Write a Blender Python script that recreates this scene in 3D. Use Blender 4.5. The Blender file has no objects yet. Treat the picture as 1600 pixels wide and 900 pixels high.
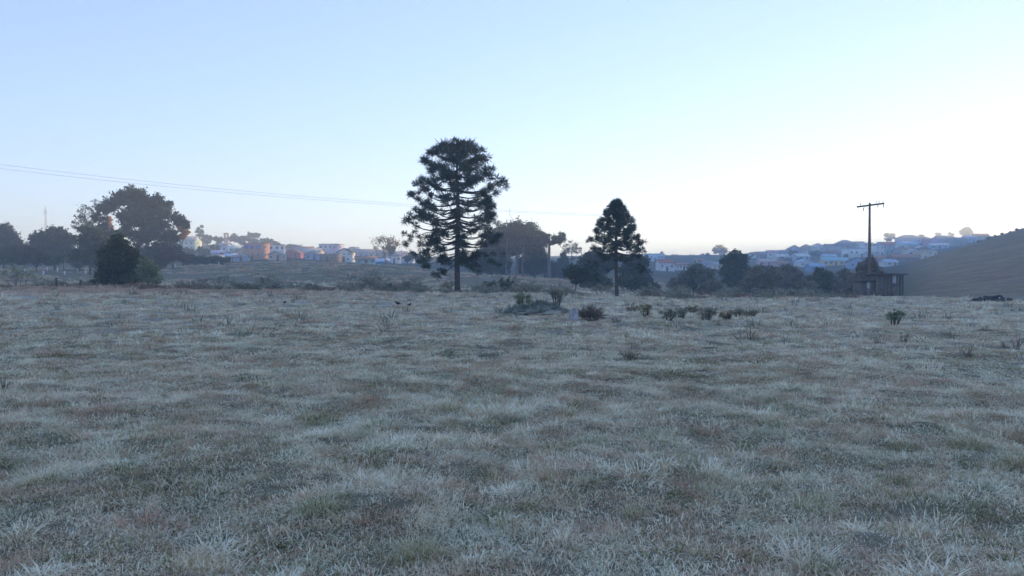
import bpy, math, random
import numpy as np
from mathutils import Vector, Euler
R = math.radians
rng = np.random.default_rng(11)
random.seed(5)
scene = bpy.context.scene
C = scene.collection

# ------------------------------------------------------------------ camera, sky, sun, exposure
F, HZ, CAMZ = 1232.0, 428.0, 1.65          # focal length and eye level in photo pixels (1600 wide), eye height in metres
cam_d = bpy.data.cameras.new('camera')
cam_d.sensor_width = 36.0
cam_d.lens = 36.0 * F / 1600.0
cam_d.clip_start, cam_d.clip_end = 0.1, 20000.0
cam = bpy.data.objects.new('camera', cam_d); C.objects.link(cam)
cam.location = (0, 0, CAMZ)
cam.rotation_euler = (math.pi / 2 - math.atan((450 - HZ) / F), 0, 0)
scene.camera = cam

SUN_AZ, SUN_EL = R(41.0), R(2.4)           # azimuth from straight ahead (+Y) towards +X
world = bpy.data.worlds.new('World'); scene.world = world
world.use_nodes = True
wn, wl = world.node_tree.nodes, world.node_tree.links
wn.clear()
sky = wn.new('ShaderNodeTexSky'); sky.sky_type = 'NISHITA'; sky.sun_disc = False
sky.sun_elevation = SUN_EL; sky.sun_rotation = SUN_AZ
sky.altitude = 1200; sky.air_density = 1.0; sky.dust_density = 0.3; sky.ozone_density = 1.2
gm = wn.new('ShaderNodeGamma'); gm.inputs['Gamma'].default_value = 0.54          # the phone's flat tone curve, all round
wb = wn.new('ShaderNodeMix'); wb.data_type = 'RGBA'; wb.blend_type = 'MULTIPLY'; wb.inputs[0].default_value = 1.0
wb.inputs[7].default_value = (0.465, 0.57, 0.90, 1)                                    # its white balance
bg = wn.new('ShaderNodeBackground'); bg.inputs['Strength'].default_value = 0.12
wo = wn.new('ShaderNodeOutputWorld')
wl.new(sky.outputs[0], gm.inputs['Color']); wl.new(gm.outputs[0], wb.inputs[6]); wl.new(wb.outputs[2], bg.inputs['Color']); wl.new(bg.outputs[0], wo.inputs['Surface'])

sun_d = bpy.data.lights.new('sun', 'SUN'); sun_d.energy = 1.7; sun_d.angle = R(0.5); sun_d.color = (1.0, 0.66, 0.32)
sun = bpy.data.objects.new('sun', sun_d); C.objects.link(sun)
sd = Vector((math.sin(SUN_AZ) * math.cos(SUN_EL), math.cos(SUN_AZ) * math.cos(SUN_EL), math.sin(SUN_EL)))
sun.rotation_euler = sd.to_track_quat('Z', 'Y').to_euler()

vs = scene.view_settings
vs.view_transform = 'Standard'; vs.look = 'None'; vs.gamma = 1.0; vs.use_curve_mapping = False
vs.exposure = 3.2
cy = scene.cycles
cy.max_bounces = 8; cy.diffuse_bounces = 6; cy.glossy_bounces = 2; cy.transmission_bounces = 3; cy.volume_bounces = 1
cy.transparent_max_bounces = 8
cy.use_denoising = True
cy.use_adaptive_sampling = True; cy.adaptive_threshold = 0.012

# ------------------------------------------------------------------ helpers
def vnoise(x, y, seed=0):
    """smooth lattice noise in -1..1"""
    T = np.random.default_rng(1000 + seed).random((256, 256)) * 2 - 1
    xi, yi = np.floor(x).astype(int), np.floor(y).astype(int)
    fx, fy = x - xi, y - yi
    fx, fy = fx * fx * (3 - 2 * fx), fy * fy * (3 - 2 * fy)
    g = lambda a, b: T[a & 255, b & 255]
    return (g(xi, yi) * (1 - fx) + g(xi + 1, yi) * fx) * (1 - fy) + (g(xi, yi + 1) * (1 - fx) + g(xi + 1, yi + 1) * fx) * fy

def sstep(a, b, x):
    t = np.clip((x - a) / (b - a), 0, 1)
    return t * t * (3 - 2 * t)

# terrain: heights laid down on a grid of bearings (as photo columns) and forward distances
PXC = [-1200, -300, 0, 150, 300, 450, 600, 750, 900, 1000, 1100, 1200, 1350, 1450, 1600, 1800, 2100, 2900]
ROWS = {   # distance : elevation in photo rows for each bearing
    70:   [440, 444, 446, 446, 448, 450, 453, 456, 458, 460, 461, 462, 464, 466, 469, 472, 472, 470],
    95:   [450, 452, 452, 452, 455, 452, 453, 456, 458, 466, 472, 474, 474, 472, 470, 460, 450, 445],
    130:  [440, 440, 438, 438, 440, 437, 440, 443, 449, 458, 474, 476, 474, 464, 446, 425, 410, 415],
    190:  [420, 420, 420, 419, 415, 407, 411, 427, 436, 447, 464, 466, 460, 432, 402, 375, 355, 370],
    240: [424, 424, 424, 424, 420, 412, 418, 431, 440, 442, 454, 455, 446, 410, 371, 312, 285, 310],
    300: [418, 416, 414, 413, 410, 410, 416, 427, 431, 432, 442, 444, 434, 399, 354, 288, 262, 285],  # hill right of the view raised in these rows to block the sun
    400: [400, 404, 406, 404, 397, 402, 409, 418, 419, 421, 425, 426, 421, 410, 372, 314, 298, 318],
    520: [394, 398, 400, 396, 384, 393, 403, 409, 409, 409, 411, 413, 404, 397, 376, 360, 350, 360],
    680: [390, 392, 394, 390, 378, 389, 401, 403, 401, 400, 402, 399, 388, 379, 367, 362, 360, 366],
    850: [390, 390, 392, 390, 386, 394, 402, 402, 400, 398, 399, 393, 380, 371, 366, 368, 370, 374],
    1300: [405, 406, 408, 408, 406, 409, 411, 411, 410, 409, 409, 407, 402, 398, 395, 394, 394, 396],
    3000: [420] * 18,
    6000: [425] * 18,
}
_ys = sorted(ROWS)
_LY = np.linspace(math.log(2), math.log(6000), 640)
_PX = np.linspace(-1200, 2900, 411)
def _build_table():
    ys = [2.0, 20.0, 40.0] + _ys
    zt = []
    z70 = np.array([CAMZ - (v - HZ) * 70 / F for v in ROWS[70]])
    for Y in ys:
        if Y == 2.0: zt.append(z70 * 0)
        elif Y == 20.0: zt.append(z70 * 0.12)
        elif Y == 40.0: zt.append(z70 * 0.45)
        else: zt.append(np.array([CAMZ - (v - HZ) * Y / F for v in ROWS[Y]]))
    zt = np.array(zt)
    a = np.array([np.interp(_PX, PXC, row) for row in zt])
    b = np.array([np.interp(_LY, np.log(ys), a[:, k]) for k in range(a.shape[1])]).T
    def blur(m, s, axis):
        k = np.exp(-0.5 * (np.arange(-3 * s, 3 * s + 1) / s) ** 2); k /= k.sum()
        p = [(0, 0), (0, 0)]; p[axis] = (3 * s, 3 * s)
        return np.apply_along_axis(lambda v: np.convolve(v, k, 'valid'), axis, np.pad(m, p, 'edge'))
    return blur(blur(b, 6, 0), 5, 1)
_TAB = _build_table()

def ground(x, y):
    x, y = np.asarray(x, float), np.asarray(y, float)
    r = np.hypot(x, y) + 1e-6
    c = np.clip(y / r, 0.5, 1)
    th = np.clip(np.arctan2(x, y), -R(59), R(59))
    px = 800 + F * np.tan(th)
    Y = np.clip(r * c, 2.001, 5990)
    i = (np.log(Y) - _LY[0]) / (_LY[1] - _LY[0]); j = np.clip((px - _PX[0]) / 10.0, 0, 409.999)
    i0, j0 = np.clip(i.astype(int), 0, 638), j.astype(int)
    fi, fj = i - i0, j - j0
    z = (_TAB[i0, j0] * (1 - fi) + _TAB[i0 + 1, j0] * fi) * (1 - fj) + (_TAB[i0, j0 + 1] * (1 - fi) + _TAB[i0 + 1, j0 + 1] * fi) * fj
    near = 1 - sstep(90, 160, r)
    z = z + near * (0.07 * vnoise(x / 1.1, y / 1.1, 1) + 0.055 * vnoise(x / 0.45, y / 0.45, 2))
    z = z + (0.06 + 0.10 * sstep(12, 40, r)) * vnoise(x / 7.0, y / 7.0, 3) * sstep(3, 9, r)
    z = z + sstep(110, 220, r) * (0.45 * vnoise(x / 31.0, y / 31.0, 4) + 0.05 * vnoise(x / 4.5, y / 4.5, 5))
    return z

def gz(x, y): return float(ground(np.array([x]), np.array([y]))[0])
def on(px, Y):
    """the spot on the ground at forward distance Y in the direction of photo column px"""
    x = (px - 800) / F * Y
    return Vector((x, Y, gz(x, Y)))
def hit(px, py, y0, y1):
    """where the line of sight through a photo pixel first meets the ground between two distances"""
    Y = np.exp(np.linspace(math.log(y0), math.log(y1), 500))
    d = ground((px - 800) / F * Y, Y) - (CAMZ - (py - HZ) / F * Y)
    k = np.nonzero(d >= 0)[0]
    k = int(k[0]) if len(k) else int(np.argmax(d))
    return on(px, float(Y[k]))

def mesh_np(name, V, faces, attrs=None, smooth=False):
    """V (n,3); faces: list of int arrays, each (m,k) with the same k"""
    me = bpy.data.meshes.new(name)
    V = np.asarray(V, np.float32)
    me.vertices.add(len(V)); me.vertices.foreach_set('co', V.ravel())
    fl = [np.asarray(f, np.int32) for f in faces if len(f)]
    loops = np.concatenate([f.ravel() for f in fl]); n = sum(len(f) for f in fl)
    tot = np.concatenate([np.full(len(f), f.shape[1], np.int32) for f in fl])
    me.loops.add(len(loops)); me.loops.foreach_set('vertex_index', loops)
    me.polygons.add(n)
    me.polygons.foreach_set('loop_start', np.concatenate([[0], np.cumsum(tot)[:-1]]).astype(np.int32))
    me.polygons.foreach_set('loop_total', tot)
    if smooth: me.polygons.foreach_set('use_smooth', np.ones(n, bool))
    me.update(calc_edges=True)
    for k, v in (attrs or {}).items():
        v = np.asarray(v)
        a = me.attributes.new(k, 'FLOAT', 'POINT'); a.data.foreach_set('value', v.astype(np.float32))
    return me

def obj(name, me, mat=None, parent=None, loc=None):
    o = bpy.data.objects.new(name, me); C.objects.link(o)
    if mat is not None and me is not None and not len(me.materials): me.materials.append(mat)
    if parent is not None: o.parent = parent
    if loc is not None: o.location = loc
    return o
def tag(o, label=None, cat=None, group=None, kind=None):
    for k, v in (('label', label), ('category', cat), ('group', group), ('kind', kind)):
        if v: o[k] = v
    return o
def thing(name, label, cat, loc, rz=0.0, group=None):
    o = bpy.data.objects.new(name, None); C.objects.link(o)
    o.empty_display_size = 0.2
    o.location = loc; o.rotation_euler = (0, 0, rz)
    return tag(o, label, cat, group)

class MB:
    """collects boxes, tubes and polygons into one mesh"""
    def __init__(s): s.v, s.f, s.n = [], {}, 0
    def add(s, V, faces):
        V = np.asarray(V, float)
        for f in faces: s.f.setdefault(len(f), []).append([i + s.n for i in f])
        s.v.append(V); s.n += len(V)
    def box(s, x0, x1, y0, y1, z0, z1, rz=0, ry=0):
        V = np.array([[x, y, z] for z in (z0, z1) for y in (y0, y1) for x in (x0, x1)], float)
        if rz or ry:
            c = V.mean(0); M = np.array(Euler((0, ry, rz)).to_matrix()); V = (V - c) @ M.T + c
        s.add(V, [(0, 2, 3, 1), (4, 5, 7, 6), (0, 1, 5, 4), (2, 6, 7, 3), (0, 4, 6, 2), (1, 3, 7, 5)])
        return s
    def tube(s, pts, rad, n=6, cap=True):
        pts = np.asarray(pts, float); m = len(pts)
        rad = np.broadcast_to(np.asarray(rad, float), (m,))
        tan = np.gradient(pts, axis=0); tan /= np.linalg.norm(tan, axis=1)[:, None] + 1e-9
        ref = np.array([0, 0, 1.0]) if abs(tan[:, 2]).mean() < 0.8 else np.array([1.0, 0, 0])
        a = np.cross(tan, ref); a /= np.linalg.norm(a, axis=1)[:, None] + 1e-9
        b = np.cross(tan, a)
        ang = np.arange(n) * 2 * math.pi / n
        V = pts[:, None] + rad[:, None, None] * (np.cos(ang)[None, :, None] * a[:, None] + np.sin(ang)[None, :, None] * b[:, None])
        fs = [(i * n + k, i * n + (k + 1) % n, (i + 1) * n + (k + 1) % n, (i + 1) * n + k) for i in range(m - 1) for k in range(n)]
        s.add(V.reshape(-1, 3), fs)
        if cap:
            s.f.setdefault(n, []).append([s.n - n + k for k in range(n)]); s.f[n].append([s.n - m * n + k for k in range(n)][::-1])
        return s
    def mesh(s, name, smooth=False):
        return mesh_np(name, np.concatenate(s.v), [np.array(f) for f in s.f.values()], smooth=smooth)
    def build(s, name, mat, parent=None, loc=None, smooth=False): return obj(name, s.mesh(name, smooth), mat, parent, loc)

# ------------------------------------------------------------------ materials
def newmat(name):
    m = bpy.data.materials.new(name); m.use_nodes = True
    n, l = m.node_tree.nodes, m.node_tree.links
    n.clear()
    out = n.new('ShaderNodeOutputMaterial')
    return m, n, l, out
def noise(n, l, vec, scale, detail=3, rough=0.55):
    t = n.new('ShaderNodeTexNoise'); t.inputs['Scale'].default_value = scale; t.inputs['Detail'].default_value = detail
    t.inputs['Roughness'].default_value = rough
    if vec is not None: l.new(vec, t.inputs['Vector'])
    return t.outputs['Fac']
def ramp(n, l, fac, stops):
    r = n.new('ShaderNodeValToRGB')
    e = r.color_ramp.elements
    while len(e) < len(stops): e.new(0.5)
    for k, (p, c) in enumerate(stops):
        e[k].position = p; e[k].color = (*c, 1) if isinstance(c, tuple) else (c, c, c, 1)
    l.new(fac, r.inputs['Fac'])
    return r.outputs['Color']
def mixc(n, l, fac, a, b, mode='MIX'):
    m = n.new('ShaderNodeMix'); m.data_type = 'RGBA'; m.blend_type = mode
    for s, v in ((m.inputs[0], fac), (m.inputs[6], a), (m.inputs[7], b)):
        if hasattr(v, 'links') or hasattr(v, 'is_linked'): l.new(v, s)
        elif isinstance(v, tuple): s.default_value = (*v, 1)
        else: s.default_value = v
    return m.outputs[2]
def math_(n, l, op, a, b=None, clamp=False):
    m = n.new('ShaderNodeMath'); m.operation = op; m.use_clamp = clamp
    for s, v in zip(m.inputs, (a, b)):
        if v is None: continue
        if hasattr(v, 'is_linked'): l.new(v, s)
        else: s.default_value = v
    return m.outputs[0]
def attr(n, name):
    a = n.new('ShaderNodeAttribute'); a.attribute_name = name
    return a.outputs['Fac']
def position(n): return n.new('ShaderNodeNewGeometry').outputs['Position']

def plain(name, col, var=0.12, scale=1.5, rough=0.85, metallic=0.0, bump=0.0):
    """one paint or one material with uneven, weathered tone"""
    m, n, l, out = newmat(name)
    p = n.new('ShaderNodeBsdfPrincipled')
    tc = n.new('ShaderNodeTexCoord').outputs['Object']
    f = noise(n, l, tc, scale, 5, 0.65)
    lo = tuple(c * (1 - 2 * var) for c in col); hi = tuple(min(1, c * (1 + 2 * var)) for c in col)
    l.new(ramp(n, l, f, [(0.25, lo), (0.75, hi)]), p.inputs['Base Color'])
    p.inputs['Roughness'].default_value = rough; p.inputs['Metallic'].default_value = metallic
    p.inputs['Specular IOR Level'].default_value = 0.2
    if bump:
        b = n.new('ShaderNodeBump'); b.inputs['Strength'].default_value = bump; b.inputs['Distance'].default_value = 0.05
        l.new(f, b.inputs['Height']); l.new(b.outputs[0], p.inputs['Normal'])
    l.new(p.outputs[0], out.inputs['Surface'])
    return m

def leafmat(name, dark, light, trans=0.3, patch=0.6):
    """foliage: leaf-to-leaf and clump-to-clump differences in green, some light through the leaf"""
    m, n, l, out = newmat(name)
    rnd = attr(n, 'rnd')
    f = noise(n, l, position(n), patch, 2)
    f2 = math_(n, l, 'MULTIPLY_ADD', rnd, 0.5); f2.node.inputs[2].default_value = 0.0
    s = math_(n, l, 'ADD', f2, math_(n, l, 'MULTIPLY', f, 0.5))
    col = ramp(n, l, s, [(0.25, dark), (0.8, light)])
    d = n.new('ShaderNodeBsdfDiffuse'); t = n.new('ShaderNodeBsdfTranslucent'); mx = n.new('ShaderNodeMixShader')
    l.new(col, d.inputs[0]); l.new(col, t.inputs[0]); mx.inputs[0].default_value = trans
    l.new(d.outputs[0], mx.inputs[1]); l.new(t.outputs[0], mx.inputs[2]); l.new(mx.outputs[0], out.inputs['Surface'])
    return m

def grass_shader(name, tall=False):
    """frosted pasture grass: green and straw patches, rime thicker towards the tips, darker roots also painting in shade"""
    m, n, l, out = newmat(name)
    pos = position(n)
    t, rnd = attr(n, 't'), attr(n, 'rnd')
    big = noise(n, l, pos, 0.25, 3, 0.6); mid = noise(n, l, pos, 1.6, 3, 0.65)
    s = math_(n, l, 'ADD', math_(n, l, 'MULTIPLY', big, 0.75), math_(n, l, 'MULTIPLY', mid, 0.55))
    oi = n.new('ShaderNodeObjectInfo').outputs['Random']
    s = math_(n, l, 'ADD', s, math_(n, l, 'MULTIPLY', math_(n, l, 'SUBTRACT', rnd, 0.5), 0.30))
    s = math_(n, l, 'ADD', s, math_(n, l, 'MULTIPLY', math_(n, l, 'SUBTRACT', oi, 0.5), 0.60))
    sx = n.new('ShaderNodeSeparateXYZ'); l.new(pos, sx.inputs[0])
    def rng_(v, a, b):
        q = n.new('ShaderNodeMapRange'); q.inputs['From Min'].default_value = a; q.inputs['From Max'].default_value = b
        l.new(v, q.inputs['Value']); return q.outputs[0]
    wv = math_(n, l, 'ADD', sx.outputs['Y'], math_(n, l, 'MULTIPLY', big, 22.0))
    russet = math_(n, l, 'MULTIPLY', rng_(wv, 52.0, 64.0), rng_(sx.outputs['X'], -2.0, -20.0))      # ungrazed dry grass along the left rim
    russet = math_(n, l, 'MULTIPLY', russet, rng_(sx.outputs['Y'], 95.0, 80.0))
    s = math_(n, l, 'ADD', s, math_(n, l, 'MULTIPLY', russet, 0.24))
    s = math_(n, l, 'ADD', s, math_(n, l, 'MULTIPLY', rng_(sx.outputs['Y'], 6.0, 26.0), 0.07))       # drier, browner sward away from the damp near edge
    base = ramp(n, l, s, [(0.36, GREEN), (0.52, OLIVE), (0.66, STRAW), (0.82, RUST)])
    fz = math_(n, l, 'ADD', noise(n, l, pos, 1.3, 4, 0.65), math_(n, l, 'MULTIPLY', math_(n, l, 'SUBTRACT', math_(n, l, 'FRACT', math_(n, l, 'MULTIPLY', oi, 7.31)), 0.5), 0.55))
    fz2 = ramp(n, l, fz, [(0.32, 0.18), (0.54, 1.0)])
    tt = ramp(n, l, t, [(0.0, 0.12), (0.3, 0.7), (0.7, 1.0)])  # rime by blade height; the dark root end also paints in shade
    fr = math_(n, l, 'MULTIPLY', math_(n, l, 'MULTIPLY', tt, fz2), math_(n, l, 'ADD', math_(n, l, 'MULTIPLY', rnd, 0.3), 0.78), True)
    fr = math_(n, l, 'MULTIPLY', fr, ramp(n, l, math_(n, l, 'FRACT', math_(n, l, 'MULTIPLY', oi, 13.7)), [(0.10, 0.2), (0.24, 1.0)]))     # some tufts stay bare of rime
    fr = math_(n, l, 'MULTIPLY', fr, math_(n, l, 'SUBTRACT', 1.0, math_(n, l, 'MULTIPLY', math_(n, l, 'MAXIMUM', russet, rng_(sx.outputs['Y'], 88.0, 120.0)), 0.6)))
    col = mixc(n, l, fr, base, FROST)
    d = n.new('ShaderNodeBsdfDiffuse'); tr = n.new('ShaderNodeBsdfTranslucent'); mx = n.new('ShaderNodeMixShader')
    l.new(col, d.inputs[0]); l.new(col, tr.inputs[0]); mx.inputs[0].default_value = 0.35
    l.new(d.outputs[0], mx.inputs[1]); l.new(tr.outputs[0], mx.inputs[2])
    gl = n.new('ShaderNodeBsdfGlossy'); gl.inputs['Roughness'].default_value = 0.5; gl.inputs['Color'].default_value = (0.95, 0.93, 0.78, 1)     # ice crystals
    m2 = n.new('ShaderNodeMixShader'); l.new(math_(n, l, 'MULTIPLY', fr, 0.30), m2.inputs[0])
    l.new(mx.outputs[0], m2.inputs[1]); l.new(gl.outputs[0], m2.inputs[2]); l.new(m2.outputs[0], out.inputs['Surface'])
    return m
GREEN, OLIVE, STRAW, RUST, FROST = (0.15, 0.185, 0.065), (0.36, 0.31, 0.14), (0.70, 0.49, 0.32), (0.52, 0.33, 0.225), (0.98, 0.955, 0.725)
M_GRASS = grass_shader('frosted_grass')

def ground_mat():
    m, n, l, out = newmat('pasture_ground')
    pos = position(n)
    frosty, brown, town = attr(n, 'frosty'), attr(n, 'brown'), attr(n, 'town')
    a = noise(n, l, pos, 0.16, 6, 0.65); b = noise(n, l, pos, 1.1, 6, 0.7); c = noise(n, l, pos, 6.0, 4, 0.7)
    turf = ramp(n, l, b, [(0.3, (0.06, 0.065, 0.03)), (0.5, (0.13, 0.115, 0.06)), (0.72, (0.22, 0.17, 0.11))])
    fr = ramp(n, l, math_(n, l, 'ADD', math_(n, l, 'MULTIPLY', a, 0.5), math_(n, l, 'MULTIPLY', c, 0.5)), [(0.36, 0.15), (0.6, 0.85)])
    fr = math_(n, l, 'MULTIPLY', fr, frosty)
    col = mixc(n, l, fr, turf, (0.66, 0.65, 0.62))
    bcol = ramp(n, l, math_(n, l, 'ADD', math_(n, l, 'MULTIPLY', b, 0.5), math_(n, l, 'MULTIPLY', a, 0.5)), [(0.38, (0.15, 0.11, 0.065)), (0.5, (0.23, 0.165, 0.10)), (0.62, (0.32, 0.23, 0.14))])
    col = mixc(n, l, brown, col, bcol)
    tcol = ramp(n, l, b, [(0.35, (0.035, 0.05, 0.03)), (0.65, (0.09, 0.085, 0.06))])
    col = mixc(n, l, town, col, tcol)
    p = n.new('ShaderNodeBsdfDiffuse'); p.inputs['Roughness'].default_value = 1.0
    l.new(col, p.inputs['Color'])
    bp = n.new('ShaderNodeBump'); bp.inputs['Strength'].default_value = 0.35; bp.inputs['Distance'].default_value = 0.12
    l.new(math_(n, l, 'ADD', b, math_(n, l, 'MULTIPLY', c, 0.4)), bp.inputs['Height']); l.new(bp.outputs[0], p.inputs['Normal'])
    l.new(p.outputs[0], out.inputs['Surface'])
    return m

# ------------------------------------------------------------------ ground: one sheet from under the camera to the horizon
def build_ground():
    th = np.concatenate([np.arange(-180, -48, 4.0), np.arange(-48, 48, 0.22), np.arange(48, 180, 4.0)])
    th = np.radians(th)
    rr = np.concatenate([np.exp(np.arange(math.log(0.8), math.log(85), 0.014)), np.exp(np.arange(math.log(85.5), math.log(1400), 0.02)),
                         np.exp(np.linspace(math.log(1420), math.log(4200), 16))])
    T, RR = np.meshgrid(th, rr)
    X, Y = RR * np.sin(T), RR * np.cos(T)
    Z = ground(X.ravel(), Y.ravel())
    V = np.stack([X.ravel(), Y.ravel(), Z], 1)
    n, m = len(th), len(rr)
    i, j = np.meshgrid(np.arange(m - 1), np.arange(n), indexing='ij')
    j2 = (j + 1) % n
    q = np.stack([i * n + j, i * n + j2, (i + 1) * n + j2, (i + 1) * n + j], -1).reshape(-1, 4)[:, ::-1]
    V = np.concatenate([V, [[0, 0, gz(0, 0.1)]]])
    fan = np.array([[len(V) - 1, (k + 1) % n, k] for k in range(n)])
    x, y = V[:, 0], V[:, 1]
    px = 800 + F * x / np.maximum(y, 1)
    bearing = np.where(y > 0, px, np.where(x > 0, 3000, -3000))
    brown = sstep(1180, 1420, bearing + 20 * vnoise(x / 20, y / 20, 7)) * sstep(115, 150, y) * (1 - 0.6 * sstep(380, 450, y))
    brown = np.maximum(brown, 0.75 * sstep(88, 110, y) * (1 - sstep(130, 175, y)) * sstep(980, 1100, px))
    brown = np.maximum(brown, (sstep(930, 990, px) * (1 - sstep(1075, 1110, px))) * sstep(230, 270, y) * (1 - sstep(400, 420, y)))
    # the dry russet strip along the left edge of the near field
    brown = np.maximum(brown, 0.8 * (1 - sstep(420, 620, px)) * sstep(44, 58, y + 6 * vnoise(x / 9, y / 9, 8)) * (1 - sstep(78, 90, y)))
    town = np.maximum(sstep(270, 330, y), sstep(96, 112, y) * sstep(1000, 1080, px) * (y > 0))
    town = town * (1 - sstep(1380, 1480, bearing)) + sstep(1380, 1480, bearing) * sstep(330, 400, y)
    frosty = (1 - sstep(200, 300, y)) * (0.22 + 0.48 * (1 - sstep(80, 110, y)) - 0.50 * (1 - sstep(14, 34, y)))
    me = mesh_np('ground', V, [q, fan[:, ::-1]], dict(frosty=frosty, brown=brown, town=town), smooth=True)
    tag(obj('ground', me, ground_mat()), 'frosted pasture running back to the hills and the town', None, None, 'structure')
build_ground()

# ------------------------------------------------------------------ grass
def blades(n, rad, h, w, lean, curl, seg, seed, upright=0.0, spread=1.2, dome=0.0):
    """one clump of n blades; returns a mesh with t (0 root, 1 tip) and rnd per blade"""
    g = np.random.default_rng(seed)
    r = rad * np.sqrt(g.random(n)); a = g.random(n) * 6.283
    root = np.stack([r * np.cos(a), r * np.sin(a), np.zeros(n)], 1)
    hh = h * (0.45 + 0.75 * g.random(n)) * (1 - dome * (r / rad) ** 2); ww = w * (0.6 + 0.8 * g.random(n))
    out = a + g.normal(0, spread, n) if lean else g.random(n) * 6.283
    az = np.where(g.random(n) < 0.7, out, g.random(n) * 6.283)
    d = np.stack([np.cos(az), np.sin(az), np.zeros(n)], 1)
    side_a = az + math.pi / 2 + g.normal(0, 0.5, n)
    sd_ = np.stack([np.cos(side_a), np.sin(side_a), np.zeros(n)], 1)
    ln = np.abs(g.normal(lean, lean * 0.5 + 0.05, n)) * (1 - upright); cu = np.abs(g.normal(curl, curl * 0.6, n))
    rnd = g.random(n)
    V, Tt = [], []
    for k in range(seg + 1):
        t = k / seg
        ang = ln + cu * t * 1.0
        p = root + d * (hh * t * np.sin(ang))[:, None] + np.array([0, 0, 1.0]) * (hh * t * np.cos(ang))[:, None]
        p = p + g.normal(0, 0.012 * h * t, (n, 3))
        wt = ww * (1 - 0.75 * t ** 1.5)
        if k == seg:
            V.append(p[:, None]); Tt.append(np.full((n, 1), t))
        else:
            V.append(np.stack([p - sd_ * wt[:, None] / 2, p + sd_ * wt[:, None] / 2], 1)); Tt.append(np.full((n, 2), t))
    V = np.concatenate(V, 1); Tt = np.concatenate(Tt, 1); m = V.shape[1]
    b = np.arange(n)[:, None] * m
    quads = np.concatenate([b + np.array([[2 * k, 2 * k + 1, 2 * k + 3, 2 * k + 2]]) for k in range(seg - 1)]) if seg > 1 else np.zeros((0, 4), int)
    tris = b + np.array([[2 * seg - 2, 2 * seg - 1, 2 * seg]])
    return V.reshape(-1, 3), [quads, tris], Tt.ravel(), np.repeat(rnd, m)
def clump_mesh(name, *layers):
    V, Q, Tr, T, Rn, o = [], [], [], [], [], 0
    for L in layers:
        v, (q, t3), t, r = blades(**L)
        V.append(v); Q.append(q + o); Tr.append(t3 + o); T.append(t); Rn.append(r); o += len(v)
    return mesh_np(name, np.concatenate(V), [np.concatenate(Q), np.concatenate(Tr)], dict(t=np.concatenate(T), rnd=np.concatenate(Rn)))

def scatter(name, label, protos, pts, idx, rot, scl, mat):
    """grass nobody could count: clump meshes set out on points by a geometry-nodes modifier"""
    col = bpy.data.collections.new(name + '_clumps')
    for k, me in enumerate(protos):
        if not len(me.materials): me.materials.append(mat)
        col.objects.link(bpy.data.objects.new('%s_clump_%02d' % (name, k), me))
    me = bpy.data.meshes.new(name)
    me.vertices.add(len(pts)); me.vertices.foreach_set('co', pts.astype(np.float32).ravel())
    a = me.attributes.new('pick', 'INT', 'POINT'); a.data.foreach_set('value', idx.astype(np.int32))
    a = me.attributes.new('rot', 'FLOAT_VECTOR', 'POINT'); a.data.foreach_set('vector', rot.astype(np.float32).ravel())
    a = me.attributes.new('scl', 'FLOAT_VECTOR', 'POINT'); a.data.foreach_set('vector', scl.astype(np.float32).ravel())
    o = obj(name, me)
    tag(o, label, 'grass', None, 'stuff')
    ng = bpy.data.node_groups.new(name, 'GeometryNodeTree')
    ng.interface.new_socket('Geometry', in_out='INPUT', socket_type='NodeSocketGeometry')
    ng.interface.new_socket('Geometry', in_out='OUTPUT', socket_type='NodeSocketGeometry')
    N, L = ng.nodes, ng.links
    gi, go = N.new('NodeGroupInput'), N.new('NodeGroupOutput')
    ip = N.new('GeometryNodeInstanceOnPoints'); ci = N.new('GeometryNodeCollectionInfo')
    ci.inputs['Collection'].default_value = col; ci.inputs['Separate Children'].default_value = True; ci.inputs['Reset Children'].default_value = True
    def named(nm, ty):
        q = N.new('GeometryNodeInputNamedAttribute'); q.data_type = ty; q.inputs['Name'].default_value = nm
        return q.outputs['Attribute']
    er = N.new('FunctionNodeEulerToRotation')
    L.new(gi.outputs[0], ip.inputs['Points']); L.new(ci.outputs[0], ip.inputs['Instance'])
    ip.inputs['Pick Instance'].default_value = True
    L.new(named('pick', 'INT'), ip.inputs['Instance Index'])
    L.new(named('rot', 'FLOAT_VECTOR'), er.inputs[0]); L.new(er.outputs[0], ip.inputs['Rotation'])
    L.new(named('scl', 'FLOAT_VECTOR'), ip.inputs['Scale'])
    L.new(ip.outputs[0], go.inputs[0])
    md = o.modifiers.new('clumps', 'NODES'); md.node_group = ng
    return o

def wedge(r0, r1, per_m2, half=40.0):
    """random ground points in the sector the field is seen in, r0..r1 metres out"""
    area = R(2 * half) / 2 * (r1 * r1 - r0 * r0)
    n = int(area * per_m2)
    r = np.sqrt(rng.random(n) * (r1 * r1 - r0 * r0) + r0 * r0); a = (rng.random(n) * 2 - 1) * R(half)
    return r * np.sin(a), r * np.cos(a)

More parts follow.
